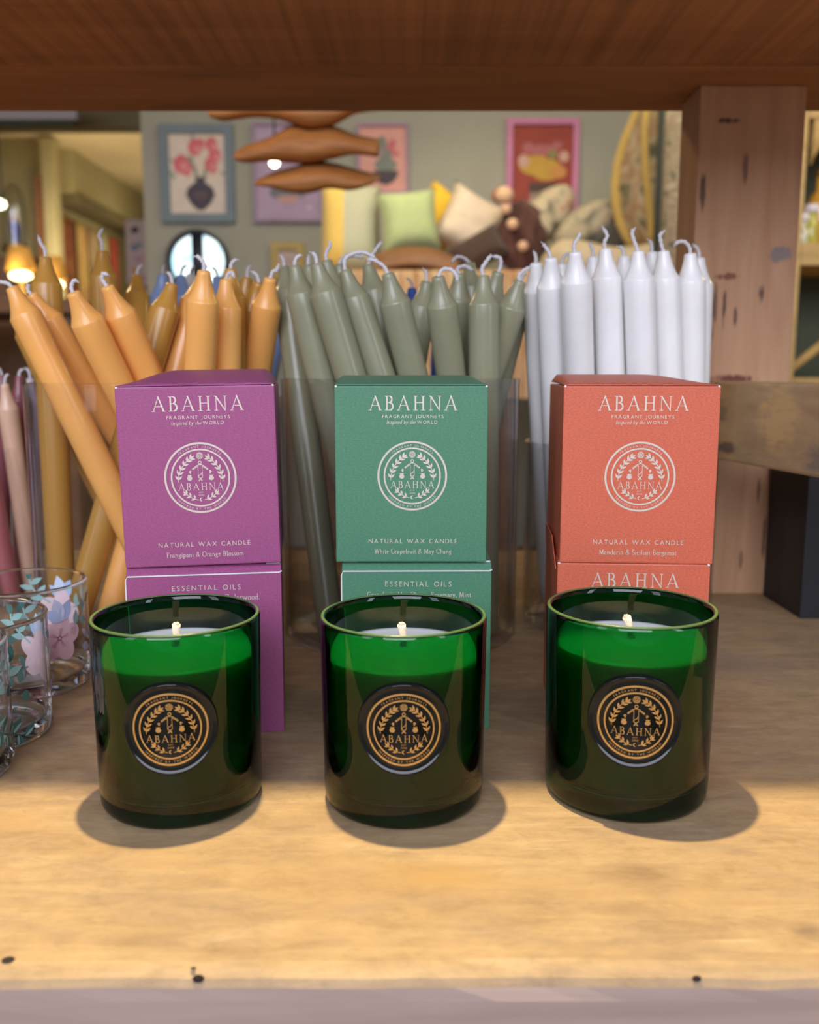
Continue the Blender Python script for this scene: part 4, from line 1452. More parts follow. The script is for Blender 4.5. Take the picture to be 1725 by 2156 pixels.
def taper(vase, key, T, B):
    T, B = Vector(T), Vector(B)
    wax, lab = TAPER[key]
    ax = (T - B)
    L_ = ax.length
    r = .0086 if vase == 'pink' else .0117
    pr = [(0, 0), (r * .80, .0), (r * .86, .0008), (r * .90, .02), (r * .97, L_ * .5), (r, L_ - .032), (r, L_ - .0222), (r * .985, L_ - .0213), (r * .94, L_ - .0206), (r * .76, L_ - .0165), (r * .58, L_ - .0110), (r * .47, L_ - .0060), (r * .42, L_ - .0030), (r * .40, L_ - .0010), (r * .34, L_ - .0002), (r * .2, L_), (0, L_)]
    b = MB()
    b.smooth = True
    b.lathe(pr, 28)
    o = b.build('taper_candle', WX[wax], None, B)
    o.rotation_euler = ax.to_track_quat('Z', 'X').to_euler()
    tag(o, lab, 'candle', VASE_GROUP[vase])
    w = WICKS.get(key)
    if w is None:
        a, h = rw.uniform(-4, 4), rw.uniform(6, 10)
        w = [(0, 0, 0), (a * .2, 0, h * .5), (a * .7, 0, h * .85), (a * 1.4, 0, h)]
    # smooth the wick path and carry it in the candle's own frame
    pts = [Vector((p[0], -p[1], p[2])) * .001 for p in w]
    fine = []
    for i in range(len(pts) - 1):
        p0, p1, p2, p3 = pts[max(i - 1, 0)], pts[i], pts[i + 1], pts[min(i + 2, len(pts) - 1)]
        for s in range(5):
            t = s / 5
            fine.append(.5 * ((2 * p1) + (p2 - p0) * t + (2 * p0 - 5 * p1 + 4 * p2 - p3) * t * t + (3 * p1 - p0 - 3 * p2 + p3) * t ** 3))
    fine.append(pts[-1])
    inv = o.rotation_euler.to_matrix().inverted()
    loc = [inv @ p + Vector((0, 0, L_ - .0004)) for p in fine]
    b = MB()
    b.smooth = True
    n = len(loc)
    b.tube(loc, [.00145 + .0003 * math.sin(i * 2.1) for i in range(n)], 8)
    e = loc[-1]
    d = (loc[-1] - loc[-2]).normalized()
    for k in range(4):
        j = Vector((rw.uniform(-1, 1), rw.uniform(-1, 1), rw.uniform(-1, 1))) * .0011
        b.tube([e - d * .0006, e + d * .0012 + j], .0004, 5)
    b.build('wick', M_wick, o)


for c in CANDLES:
    taper(*c)

# ================================================================== THE SHOP BEHIND
M_wall = mat('sage_wall_paint', (0.335, 0.325, 0.255), 0.85, .04, 6)
M_hallwall = mat('hall_olive_paint', (0.36, 0.31, 0.17), 0.85, .06, 5)
M_ceil = mat('warm_cream_ceiling', (0.62, 0.50, 0.33), 0.9, .05, 3)
M_floor = wood('shop_floor_boards', (0.16, 0.10, 0.06), (0.26, 0.17, 0.10), 'Y', .4, stain=.2)
M_trim = mat('olive_trim_paint', (0.42, 0.37, 0.22), 0.7, .06, 10)
M_darktrim = mat('dark_olive_trim', (0.16, 0.13, 0.07), 0.7, .08, 10)
M_brick = pattern('old_brick', [(0.34, 0.15, 0.08), (0.26, 0.11, 0.06), (0.20, 0.13, 0.09)], 9, (1, 1, 1), .9, 'brick')
CEIL, WALLY = 1.75, 4.0
XL = at_y(306, 500, WALLY).x
HX, HY0, HY1 = -2.52, 6.5, 9.4
struct(MB().box(-6, 4, -4.2, HY1 + .2, FLOOR_Z - .05, FLOOR_Z).build('floor', M_floor))
struct(MB().box(-6, 4, 1.3, HY1 + .2, CEIL, CEIL + .08).build('ceiling', M_ceil))
struct(MB().box(XL, 3.2, WALLY, WALLY + .15, FLOOR_Z, CEIL).build('wall_back', M_wall))
struct(MB().box(XL, XL + .12, WALLY + .15, HY1, FLOOR_Z, CEIL).build('wall_return', M_wall))
struct(MB().box(3.2, 3.35, 1.3, WALLY + .15, FLOOR_Z, CEIL).build('wall_right', M_wall))
struct(MB().box(HX - .15, HX, HY0 + .15, HY1, FLOOR_Z, CEIL).build('wall_left', M_hallwall))
struct(MB().box(-5.2, HX, HY0, HY0 + .15, FLOOR_Z, CEIL).build('wall_front', M_hallwall))
struct(MB().box(HX - .15, XL + .12, HY1, HY1 + .15, FLOOR_Z, CEIL).build('wall_far', M_hallwall))
struct(MB().box(-5.35, -5.2, 1.3, HY0 + .15, FLOOR_Z, CEIL).build('wall_side', M_hallwall))
# beams and boxed-in trims of the hall
struct(MB().box(HX, HX + .16, HY0 + .3, HY1, CEIL - .30, CEIL).build('trim_soffit', M_trim))
struct(MB().box(HX, HX + .19, HY0 + .3, HY1, CEIL - .37, CEIL - .305).build('trim_rail', M_darktrim))
a = at_y(108, 500, HY0)
c = at_y(134, 500, HY0)
struct(MB().box(a.x, c.x, HY0 - .12, HY0 - .002, FLOOR_Z, CEIL - .02).build('trim_pilaster', M_trim, bevel=.01))
a = at_y(0, 310, 5.6)
c = at_y(306, 262, 5.6)
struct(MB().box(-5.2, XL, 5.55, 5.70, CEIL - .16, CEIL).build('trim_beam', M_trim))
a = at_y(78, 500, HY0 - .1)
c = at_y(108, 500, HY0 - .1)
o = MB().box(a.x, c.x, HY0 - .09, HY0 - .002, FLOOR_Z, at_y(90, 372, HY0 - .1).z).build('brick_pillar', M_brick)
tag(o, 'narrow red brick pillar beside the olive pilaster in the left hall', 'pillar')


def slab(px0, py0, px1, py1, y):
    p, q = at_y(px0, py1, y), at_y(px1, py0, y)
    return p.x, q.x, p.z, q.z


# white unit under the ceiling at top left
x0, x1, z0, z1 = slab(-60, 228, 165, 264, 4.9)
t = thing('ceiling_unit', 'white box-shaped unit under the ceiling at top left', 'unit', ((x0 + x1) / 2, 4.9, z0))
w, h = (x1 - x0) / 2, z1 - z0 + .12
MB().box(-w, w, -.03, .03, .02, h).build('casing', mat('white_casing', (0.62, 0.56, 0.55), .5, .03), t, bevel=.012)
MB().box(-w + .01, w - .01, -.025, .025, 0, .021).build('grille', mat('dark_grille', (0.07, 0.09, 0.06), .6), t)
MB().box(-.02, .02, -.02, .02, h - .001, CEIL - z0).build('bracket', mat('dark_metal', (0.05, 0.05, 0.05), .4, metal=.8), t)
M_dmetal = MATS['dark_metal']


def picture(label, px, y, frame_m, paper_m, mats, draw, border=.028):
    x0, x1, z0, z1 = slab(*px, y)
    w, h = x1 - x0, z1 - z0
    t = thing('framed_picture', label, 'picture', ((x0 + x1) / 2, y, z0), 0, 'pictures on the sage wall')
    b = MB()
    d = .028
    B = border
    for r in ((-w / 2, -w / 2 + B, 0, h), (w / 2 - B, w / 2, 0, h), (-w / 2 + B, w / 2 - B, 0, B), (-w / 2 + B, w / 2 - B, h - B, h)):
        b.box(r[0], r[1], -d, 0, r[2], r[3])
    b.build('frame', frame_m, t)
    MB().box(-w / 2 + B, w / 2 - B, -.012, -.001, B, h - B).build('print', paper_m, t)
    s = Sheet()
    draw(s, w, h)
    s.build('motif', mats, t, lambda u, v, hh: (u, -.012 - hh, v), lift=.0008, step=.0004)
    return t


YW = WALLY - .001
P = lambda n, c: mat(n, c, .8, .08, 20)


def bouquet(s, w, h):
    cx = .03 * w
    s.stroke([(cx, .3 * h), (cx - .02, .55 * h), (-.12 * w, .68 * h)], .012, .012, 2)
    s.stroke([(cx, .3 * h), (.14 * w, .62 * h)], .012, .012, 2)
    for x, y, r in ((-.22, .60, .085), (-.14, .55, .06), (-.03, .77, .075), (.05, .80, .05), (.20, .80, .065), (.24, .69, .070), (.17, .60, .060), (.21, .56, .05)):
        s.disc(x * w, y * h, r * w * 1.25, r * w * 1.5, 0, 1)
        s.disc(x * w + .01, y * h - .008, r * w * .6, r * w * .7, 1, 2)
    for x, y, a in ((-.32, .52, 200), (-.30, .62, 150), (-.05, .62, 120), (.30, .52, -20), (-.30, .5, 230), (-.05, .84, 100)):
        s.leaf(x * w, y * h, math.radians(a), .10 * w, .04 * w, 2)
    s.poly([(cx - .07 * w, .47 * h), (cx + .07 * w, .47 * h), (cx + .06 * w, .42 * h), (cx + .17 * w, .36 * h), (cx + .20 * w, .29 * h), (cx + .14 * w, .20 * h), (cx + .04 * w, .13 * h), (cx - .04 * w, .13 * h), (cx - .14 * w, .20 * h), (cx - .20 * w, .29 * h), (cx - .17 * w, .36 * h), (cx - .06 * w, .42 * h)], 3, 3)
    s.disc(cx, .28 * h, .09 * w, .06 * w, 4, 4)


picture('print of red flowers in a dark vase, dusty blue frame, left on sage wall', (345, 264, 492, 470), YW, P('dusty_blue_frame', (0.17, 0.215, 0.24)), P('cream_paper', (0.66, 0.56, 0.46)), [P('flower_red', (0.62, 0.14, 0.16)), P('flower_pink', (0.68, 0.27, 0.27)), P('leaf_grey', (0.25, 0.29, 0.20)), P('vase_dark', (0.07, 0.06, 0.08)), P('vase_plum', (0.12, 0.08, 0.09))], bouquet, .035)


def hill(s, w, h):
    s.disc(-.02 * w, .30 * h, .26 * w, .07 * h, 0, 1)
    s.poly([(-.18 * w, .27 * h), (.16 * w, .27 * h), (.06 * w, .19 * h), (-.08 * w, .19 * h)], 1, 2)
    s.disc(.28 * w, .15 * h, .05 * w, .02 * h, 2, 1)


picture('lilac print with a bowl, half hidden behind the hanging wooden slabs', (537, 260, 682, 469), YW, P('lilac_frame', (0.33, 0.25, 0.33)), P('lilac_paper', (0.42, 0.31, 0.42)), [P('bowl_slate', (0.17, 0.17, 0.18)), P('bowl_pink', (0.52, 0.30, 0.25)), P('blossom_pale', (0.6, 0.45, 0.55))], hill, .012)


def pot(s, w, h):
    for x, y, r, m in ((.0, .66, .08, 1), (.12, .62, .07, 0), (.18, .72, .05, 0), (-.02, .76, .06, 1), (.05, .55, .09, 1), (.25, .58, .04, 0), (-.1, .6, .06, 2)):
        s.disc(x * w, y * h, r * w * 1.4, r * w * 1.5, m, 1)
    s.poly([(-.20 * w, .34 * h), (.30 * w, .34 * h), (.28 * w, .26 * h), (.20 * w, .18 * h), (.05 * w, .13 * h), (-.10 * w, .18 * h), (-.18 * w, .26 * h)], 3, 2)
    s.disc(.05 * w, .42 * h, .22 * w, .10 * h, 1, 0)


picture('salmon pink print of a dark pot of flowers, lilac frame, right of the wooden slabs', (753, 262, 861, 411), YW, P('mauve_frame', (0.36, 0.24, 0.31)), P('salmon_paper', (0.66, 0.33, 0.27)), [P('petal_red', (0.55, 0.14, 0.16)), P('leaf_sage', (0.20, 0.22, 0.18)), P('petal_mauve', (0.42, 0.26, 0.30)), P('pot_dark', (0.075, 0.06, 0.07))], pot, .012)


def basket(s, w, h):
    for x, y, rx, ry, m in ((-.12, .58, .20, .09, 0), (.06, .54, .22, .10, 0), (.22, .52, .12, .06, 1), (-.26, .62, .08, .06, 2), (.0, .72, .22, .05, 3), (.30, .66, .07, .05, 2), (-.2, .74, .08, .05, 3), (.14, .68, .07, .04, 4), (-.02, .62, .09, .05, 0), (.2, .76, .07, .04, 3)):
        s.disc(x * w, y * h, rx * w, ry * h, m, 1)
    s.poly([(-.18 * w, .42 * h), (.24 * w, .42 * h), (.24 * w, .33 * h), (-.18 * w, .33 * h)], 5, 2)
    s.poly([(-.17 * w, .33 * h), (.18 * w, .33 * h), (.18 * w, .27 * h), (-.17 * w, .27 * h)], 6, 2)
    s.poly([(-.19 * w, .27 * h), (.18 * w, .27 * h), (.20 * w, .12 * h), (-.20 * w, .12 * h)], 7, 2)


picture('brick red print of a yellow bouquet, bright pink frame, at right', (1064, 252, 1219, 482), YW, P('pink_frame', (0.56, 0.22, 0.36)), P('brick_red_paper', (0.30, 0.055, 0.035)), [P('ochre_flower', (0.50, 0.30, 0.05)), P('orange_flower', (0.55, 0.25, 0.07)), P('pale_petal', (0.55, 0.33, 0.26)), P('mauve_petal', (0.40, 0.13, 0.13)), P('olive_leaf', (0.23, 0.22, 0.08)), P('vase_black', (0.08, 0.05, 0.04)), P('vase_grey', (0.32, 0.20, 0.17)), P('vase_pink', (0.48, 0.17, 0.22))], basket, .024)


def dots(s, w, h):
    s.disc(0, .5 * h, .18 * w, .14 * h, 0, 1)


picture('small pale print in a mustard frame, below the lilac print', (574, 512, 641, 590), YW, P('mustard_frame', (0.45, 0.33, 0.11)), P('blush_paper', (0.50, 0.40, 0.34)), [P('blush_dot', (0.45, 0.34, 0.30))], dots, .028)

# round black-framed pane with a cyan glow set in its material
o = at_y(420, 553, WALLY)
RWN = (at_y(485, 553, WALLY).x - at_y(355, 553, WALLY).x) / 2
t = bpy.data.objects.new('round_pane_1', None)
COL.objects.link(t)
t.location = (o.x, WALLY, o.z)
struct(t)
b = MB()
b.smooth = True
seg = 48
b.lathe([(RWN, -.02), (RWN, .03), (RWN * .88, .03), (RWN * .86, -.02)], seg, closed=True)
for i, (x, y, z) in enumerate(b.v):
    b.v[i] = (x, -z - .02, y)
b.box(-.022, .022, -.045, -.002, -RWN * .9, RWN * .9)
b.build('pane_frame', mat('black_pane_frame', (0.012, 0.016, 0.03), .5), t)
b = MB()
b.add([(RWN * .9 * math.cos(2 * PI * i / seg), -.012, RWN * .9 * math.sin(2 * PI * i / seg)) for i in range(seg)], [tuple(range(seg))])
gp = glow('cyan_glow_pane', (0.62, 0.93, 1.0), 1.5)
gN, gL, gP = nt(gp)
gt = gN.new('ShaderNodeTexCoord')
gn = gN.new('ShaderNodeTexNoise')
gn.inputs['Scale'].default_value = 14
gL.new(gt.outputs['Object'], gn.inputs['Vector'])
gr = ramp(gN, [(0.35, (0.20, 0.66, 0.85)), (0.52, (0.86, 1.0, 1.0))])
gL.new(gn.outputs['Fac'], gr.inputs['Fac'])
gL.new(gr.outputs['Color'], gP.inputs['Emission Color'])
b.build('glowing_pane', gp, t)

# ---- hanging live-edge slabs of wood
YS = 1.85
M_slab = wood('live_edge_wood', (0.27, 0.095, 0.022), (0.52, 0.215, 0.055), 'X', 2.2, stain=.15, stain_col=(0.15, 0.06, 0.02), rough=.55)
hub = at_y(655, 300, YS)
t = thing('hanging_wood_slabs', 'three wavy brown live-edge wood slabs hanging one below another in front of the pictures', 'decoration', (hub.x, YS, hub.z))


def wavy(cx, top, bot, name):
    """top and bottom outlines in pixels give the slab its wavy profile; it is a thick rounded plank"""
    b = MB()
    b.smooth = True
    def fine(o_):
        r_ = []
        for i in range(len(o_) - 1):
            a_, b_, c_, d_ = o_[max(i - 1, 0)], o_[i], o_[i + 1], o_[min(i + 2, len(o_) - 1)]
            for k_ in range(5):
                t_ = k_ / 5
                r_.append(tuple(.5 * (2 * b_[j] + (c_[j] - a_[j]) * t_ + (2 * a_[j] - 5 * b_[j] + 4 * c_[j] - d_[j]) * t_ ** 2 + (3 * b_[j] - a_[j] - 3 * c_[j] + d_[j]) * t_ ** 3) for j in (0, 1)))
        return r_ + [o_[-1]]
    top, bot = fine(top), fine(bot)
    n = len(top)
    D = .085

    def P3(px, py, y):
        q = at_y(px, py, YS)
        return (q.x - hub.x, y, q.z - hub.z)
    rings = []
    for (tx, ty), (bx, by) in zip(top, bot):
        mx, my = (tx + bx) / 2, (ty + by) / 2
        hh = abs(by - ty) / 2
        ring = []
        for k in range(14):
            a = 2 * PI * k / 14
            ca, sa = math.cos(a), math.sin(a)
            yy = D * math.copysign(abs(ca) ** .6, ca) * min(1, .35 + hh / 18)
            q_ = P3(mx, my - hh * math.copysign(abs(sa) ** .8, sa), yy)
            ring.append((q_[0], q_[1], q_[2] + .28 * yy))
        rings.append(ring)
    vs = [p for r in rings for p in r]
    fs = [(i * 14 + k, i * 14 + (k + 1) % 14, (i + 1) * 14 + (k + 1) % 14, (i + 1) * 14 + k) for i in range(n - 1) for k in range(14)]
    fs += [tuple(range(14)), tuple(range((n - 1) * 14, n * 14))]
    b.add(vs, fs)
    return b.build(name, M_slab, t)


wavy(0, [(456, 224), (480, 214), (540, 206), (600, 200), (660, 196), (720, 198), (770, 206), (815, 222)], [(457, 246), (480, 255), (540, 247), (590, 252), (650, 272), (690, 264), (730, 240), (812, 232)], 'slab')
wavy(0, [(507, 314), (526, 303), (570, 286), (612, 262), (655, 268), (700, 266), (745, 284), (797, 294)], [(507, 334), (528, 341), (580, 338), (625, 342), (660, 343), (700, 334), (750, 324), (797, 329)], 'slab')
wavy(0, [(544, 376), (568, 364), (620, 352), (660, 342), (700, 344), (740, 356), (775, 366), (800, 372)], [(548, 388), (580, 390), (615, 402), (650, 404), (690, 394), (740, 398), (775, 388), (800, 376)], 'slab')
b = MB()
p = at_y(655, 355, YS)
b.tube([(0, .0, p.z - hub.z), (0, 0, CEIL - hub.z)], .012, 10)
b.build('cord', M_dmetal, t)

# ---- bright little ceiling spots
M_bulb = glow('spot_bulb_glow', (1.0, 0.97, 0.72), 9.0)
for lab, px, py, y in (('small lit spotlight on a thin rod, seen between the hanging wooden slabs', 578, 342, 3.3), ('small lit spotlight on a thin rod, at left edge of the picture', 2, 430, 5.0)):
    p = at_y(px, py, y)
    r = 9.5 / F * y
    t = thing('hanging_spotlight', lab, 'lamp', p, 0, 'hanging spotlights')
    b = MB()
    b.smooth = True
    b.ball((0, 0, 0), r, 20, 12)
    b.build('bulb', M_bulb, t)
    b = MB()
    b.tube([(0, .012, r * .8), (0, .012, CEIL - p.z)], .004, 8)
    b.lathe([(r * .5, r * .75), (r * .5, r * 1.5), (.006, r * 1.6)], 16)
    b.build('rod', M_dmetal, t)

# ---- daybed with cushions
YC = 3.45
top = at_y(900, 588, YC).z
x0, x1 = at_y(640, 588, YC).x, at_y(1096, 588, YC).x
t = thing('display_bench', 'long bench under the cushions, covered in a peach plaid cloth', 'bench', ((x0 + x1) / 2, YC, FLOOR_Z))
w = (x1 - x0) / 2
hh = top - FLOOR_Z
MB().box(-w, w, -.30, .30, hh - .10, hh - .02).build('frame', MATS['old_brick'] if False else wood('bench_wood', (0.16, 0.08, 0.04), (0.25, 0.13, 0.06), 'X', .6), t, bevel=.01)
for sx in (-1, 1):
    for sy in (-1, 1):
        MB().box(sx * (w - .06) - .03, sx * (w - .06) + .03, sy * .24 - .03, sy * .24 + .03, 0, hh - .10).build('leg', MATS['bench_wood'], t)
M_plaid = pattern('peach_plaid', [(0.62, 0.38, 0.18), (0.70, 0.52, 0.30), (0.45, 0.22, 0.10), (0.66, 0.46, 0.26)], 9, (4, 1, .3))
MB().box(-w - .01, w + .01, -.31, .31, hh - .02, hh).build('cover', M_plaid, t, bevel=.006)
MB().box(-w - .01, w + .01, -.318, -.311, hh - .42, hh - .01).build('cover_drop', M_plaid, t)


def pillow(label, px, py, w, h, d, m, roll=0.0, yaw=0.0, y=YC, back=0.18, pinch=.10, stripe=None, group='cushions on the bench', leaf=False):
    """w, h in pixels at distance y; a stuffed square with drawn-in edges and pointed corners"""
    p = at_y(px, py, y)
    w, h = w / F * y, h / F * y
    b = MB()
    b.smooth = True
    n = 18
    for sg in (-1, 1):
        def fn(u, v):
            u, v = 2 * u - 1, 2 * v - 1
            x = w / 2 * u * (1 - pinch * (1 - v * v))
            z = h / 2 * v * (1 - pinch * (1 - u * u))
            if leaf:
                x = w / 2 * u * (.12 + .88 * max(0, 1 - v * v) ** .8)
                z = h / 2 * v
            k = max(0, (1 - u ** 4) * (1 - v ** 4)) ** .55
            return (x, sg * d / 2 * k, z)
        b.grid(fn, n, n)
    if stripe:
        pass
    o = b.build('cushion', m, None, p)
    bm = bmesh.new()
    bm.from_mesh(o.data)
    bmesh.ops.remove_doubles(bm, verts=bm.verts, dist=1e-5)
    bmesh.ops.recalc_face_normals(bm, faces=bm.faces)
    bm.to_mesh(o.data)
    bm.free()
    if stripe:
        o.data.materials.append(stripe[0])
        for f in o.data.polygons:
            if f.center.x < stripe[1] * w:
                f.material_index = 1
    o.rotation_euler = (-back, roll, yaw)
    return tag(o, label, 'cushion', group)


cl = lambda n, c: mat(n, c, .9, .08, 60, bump=.3, bscale=500, spec=.2, sheen=.2)
pillow('wide cushion in yellow and grey-green stripes, leftmost on the bench', 738, 484, 120, 180, .16, pattern('greygreen_weave', [(0.42, 0.42, 0.29), (0.48, 0.48, 0.34)], 4, (1, 1, 1)), .02, .05, YC, .10, .03, (cl('yellow_weave', (0.72, 0.50, 0.13)), -.12))
pillow('pale green cushion second from left on the bench', 862, 470, 122, 132, .16, cl('pale_green_cloth', (0.44, 0.52, 0.25)), -.10, .1, YC - .10, .15, .10)
pillow('bright yellow cushion behind the cream one', 925, 456, 96, 118, .14, cl('bright_yellow_cloth', (0.80, 0.50, 0.04)), .55, .15, YC + .16, .10, .12)
pillow('cream cushion tilted on its corner, largest on the bench', 988, 474, 132, 134, .15, pattern('cream_faint_check', [(0.70, 0.56, 0.42), (0.74, 0.60, 0.45), (0.62, 0.50, 0.37)], 7, (1, 1, 3)), .50, .1, YC + .02, .14, .14)
pillow('floral cushion standing behind, left of the pair below the red print', 1150, 455, 88, 150, .17, pattern('floral_chintz', [(0.16, 0.15, 0.10), (0.48, 0.40, 0.26), (0.56, 0.46, 0.31), (0.42, 0.22, 0.14)], 16), .72, .1, YC + .10, .14, .10, leaf=True)
pillow('floral cushion lying lower, right of the pair below the red print', 1236, 474, 78, 160, .15, pattern('floral_chintz_grey', [(0.15, 0.15, 0.11), (0.36, 0.31, 0.21), (0.46, 0.38, 0.26), (0.30, 0.22, 0.14)], 15), 1.02, .0, YC - .08, .14, .10, leaf=True)
pillow('dark brown cushion leaning below the cream one', 1005, 530, 120, 70, .12, cl('dark_brown_cloth', (0.075, 0.045, 0.035)), -.50, .0, YC - .17, .2, .10)
pillow('charcoal cushion tucked behind the right floral one', 1285, 508, 60, 64, .08, cl('charcoal_cloth', (0.06, 0.055, 0.045)), .75, .0, YC - .16, .1, .10)

# low brown wooden trough under the green cushion
p = at_y(870, 560, YC - .17)
t = thing('wooden_trough', 'shallow dark brown wooden tray in front of the green cushion', 'tray', (p.x, YC - .20, top))
b = MB()
b.smooth = True


def tr(u, v):
    a = 2 * u - 1
    x = a * .155
    z = .015 + .065 * math.sin(PI * v) + .010 * math.cos(a * 2.6)
    y = -.065 + .13 * v
    return (x, y, z * (1 - .35 * a ** 4))


b.grid(tr, 24, 12)
o = b.build('tray', wood('trough_wood', (0.13, 0.055, 0.022), (0.28, 0.13, 0.05), 'X', 1.2, stain=.2), t)
md = o.modifiers.new('thickness', 'SOLIDIFY')
md.thickness = .014

# bundled dark brown throw with beige tassels
p = at_y(1098, 500, YC - .14)
t = thing('bundled_throw', 'crumpled dark brown throw with beige pompoms, between the cream and floral cushions', 'throw', (p.x, YC - .14, top))
b = MB()
b.smooth = True


def bun(u, v):
    a, e = 2 * PI * u, PI * v - PI / 2
    r = 1 + .16 * math.sin(5 * a + 3 * v * 6) + .10 * math.sin(9 * a - v * 14)
    return (.075 * r * math.cos(e) * math.cos(a), .06 * r * math.cos(e) * math.sin(a), .125 + .125 * math.sin(e) * (1 + .05 * math.sin(3 * a)))


b.grid(bun, 40, 24)
b.build('throw', cl('brown_fleece', (0.095, 0.040, 0.030)), t)
M_pom = cl('beige_pompom', (0.66, 0.42, 0.26))
for px, py, r in ((1061, 414, 17), (1064, 442, 11), (1078, 474, 11), (1100, 520, 10)):
    q = at_y(px, py, YC - .20)
    b = MB()
    b.smooth = True
    rr_ = r / F * YC
    b.ball((0, 0, 0), rr_, 18, 12)
    for i, (x, y, z) in enumerate(b.v):
        k = 1 + .06 * math.sin(40 * x + 70 * z) * math.sin(60 * y)
        b.v[i] = (x * k + q.x - p.x, y * k - .08, z * k + q.z - top)
    b.build('pompom', M_pom, t)
q = at_y(1052, 428, YC - .05)
b = MB()
b.smooth = True
b.ball((q.x - p.x, -.05, q.z - top), .035, 14, 10, (1.2, .8, .8))
b.build('trim', cl('rust_trim', (0.36, 0.12, 0.05)), t)

# ---- armchair with floral back
YA = 3.2
p = at_y(1345, 560, YA)
t = thing('armchair', 'cream armchair with tall floral back edged in mustard piping', 'armchair', (p.x, YA, FLOOR_Z))
seatz = at_y(1345, 520, YA).z - FLOOR_Z
M_cream = pattern('cream_linen', [(0.60, 0.47, 0.29), (0.66, 0.53, 0.34), (0.55, 0.42, 0.26)], 10)
b = MB()
b.smooth = True
xa, xb = at_y(1125, 520, YA).x - p.x, at_y(1440, 520, YA).x - p.x


def arm(u, v):
    a = 2 * PI * u
    k = v
    sx = xa + (xb - xa) * k
    r = .085 * (min(1, k * 8, (1 - k) * 8)) ** .5
    return (sx, -.12 + 1.6 * r * math.cos(a), seatz - .09 + r * math.sin(a) + .012 * math.sin(k * 9))


b.grid(arm, 24, 30)
b.build('arm', M_cream, t)
MB().box(xa + .04, xb - .04, -.22, .24, seatz - .45, seatz - .12).build('seat', M_cream, t, bevel=.03)
for sx in (xa + .08, xb - .08):
    for sy in (-.16, .18):
        MB().box(sx - .025, sx + .025, sy - .025, sy + .025, 0, seatz - .45).build('leg', MATS['bench_wood'], t)
M_floral = pattern('floral_back', [(0.10, 0.09, 0.06), (0.40, 0.31, 0.17), (0.30, 0.17, 0.09), (0.46, 0.36, 0.22), (0.14, 0.12, 0.08)], 9)


def backpt(px, py, y):
    q = at_y(px, py, YA + .05)
    return Vector((q.x - p.x, y, q.z - FLOOR_Z))


outline = [(1372, 190), (1360, 205), (1340, 240), (1318, 290), (1302, 340), (1296, 390), (1298, 430), (1306, 470), (1320, 500), (1340, 520), (1360, 540)]
b = MB()
b.smooth = True
vs, fs = [], []
n = len(outline)
for px, py in outline:
    e = backpt(px, py, .05)
    f = backpt(1375, py, .05)
    for k in range(9):
        s_ = k / 8
        c_ = e.lerp(f, s_)
        bulge = .09 * math.sin(min(1, s_ * 2.2) * PI / 2)
        vs.append((c_.x, .05 - bulge, c_.z))
    for k in range(9):
        s_ = k / 8
        c_ = e.lerp(f, s_)
        bulge = .07 * math.sin(min(1, s_ * 2.2) * PI / 2)
        vs.append((c_.x, .05 + bulge, c_.z))
for i in range(n - 1):
    for k in range(8):
        for o_ in (0, 9):
            fs.append((i * 18 + o_ + k, i * 18 + o_ + k + 1, (i + 1) * 18 + o_ + k + 1, (i + 1) * 18 + o_ + k))
b.add(vs, fs)
bk = b.build('backrest', M_floral, t)
b = MB()
b.smooth = True
b.tube([backpt(px, py, .045) for px, py in outline], .017, 10)
b.tube([backpt(px, py, -.045) for px, py in ((1350, 215), (1342, 290), (1344, 360), (1352, 440), (1358, 500), (1362, 535))], .013, 10)
b.build('piping', cl('mustard_piping', (0.50, 0.33, 0.09)), bk)
# rolled rug standing beside it
p = at_y(1416, 560, 2.85)
b = MB()
b.smooth = True
rr_ = 26 / F * 2.85
b.lathe([(0, 0), (rr_, 0), (rr_, 1.72), (rr_ * .55, 1.72), (rr_ * .55, 1.70), (0, 1.70)], 32)
o = b.build('rolled_rug', pattern('rug_weave', [(0.10, 0.09, 0.06), (0.38, 0.30, 0.19), (0.24, 0.18, 0.11), (0.46, 0.37, 0.25)], 22, (1, 1, 2.2)), None, (p.x, 2.85, FLOOR_Z))
tag(o, 'tall rolled patterned rug standing upright just left of the post', 'rug')
p = at_y(1384, 560, 2.95)
b = MB()
b.smooth = True
b.lathe([(0, 0), (.016, 0), (.016, 2.0), (0, 2.0)], 16)
tag(b.build('dark_gap_filler', mat('gap_shade_green', (0.03, 0.035, 0.025), .6), None, (p.x, 2.95, FLOOR_Z)), 'added dark upright pole between the armchair back and the rolled rug', 'filler')  # added dark upright standing in for the shaded gap here

# ---- left: lamp table, lamps, glass dome
YT = 3.6
tz = at_y(60, 640, YT).z
xL, xR = at_y(-160, 640, YT).x, at_y(210, 640, YT).x
t = thing('side_table', 'dark table carrying the lit lamps at far left', 'table', ((xL + xR) / 2, YT, FLOOR_Z))
w, hh = (xR - xL) / 2, tz - FLOOR_Z
MB().box(-w, w, -.28, .28, hh - .05, hh).build('tabletop', MATS['bench_wood'], t, bevel=.006)
for sx in (-1, 1):
    for sy in (-1, 1):
        MB().box(sx * (w - .06) - .025, sx * (w - .06) + .025, sy * .2 - .025, sy * .2 + .025, 0, hh - .05).build('leg', MATS['bench_wood'], t)
M_shade = mat('orange_pleated_shade', (0.80, 0.42, 0.08), .8, .05, 30)
_, _, Pp = nt(M_shade)
Pp.inputs['Emission Color'].default_value = (1.0, 0.42, 0.06, 1)
Pp.inputs['Emission Strength'].default_value = .12
M_glowbulb = glow('bulb_table_glow', (1.0, 0.84, 0.42), 6.0)
M_brass = mat('aged_brass', (0.45, 0.30, 0.10), .35, .1, 60, metal=.8)
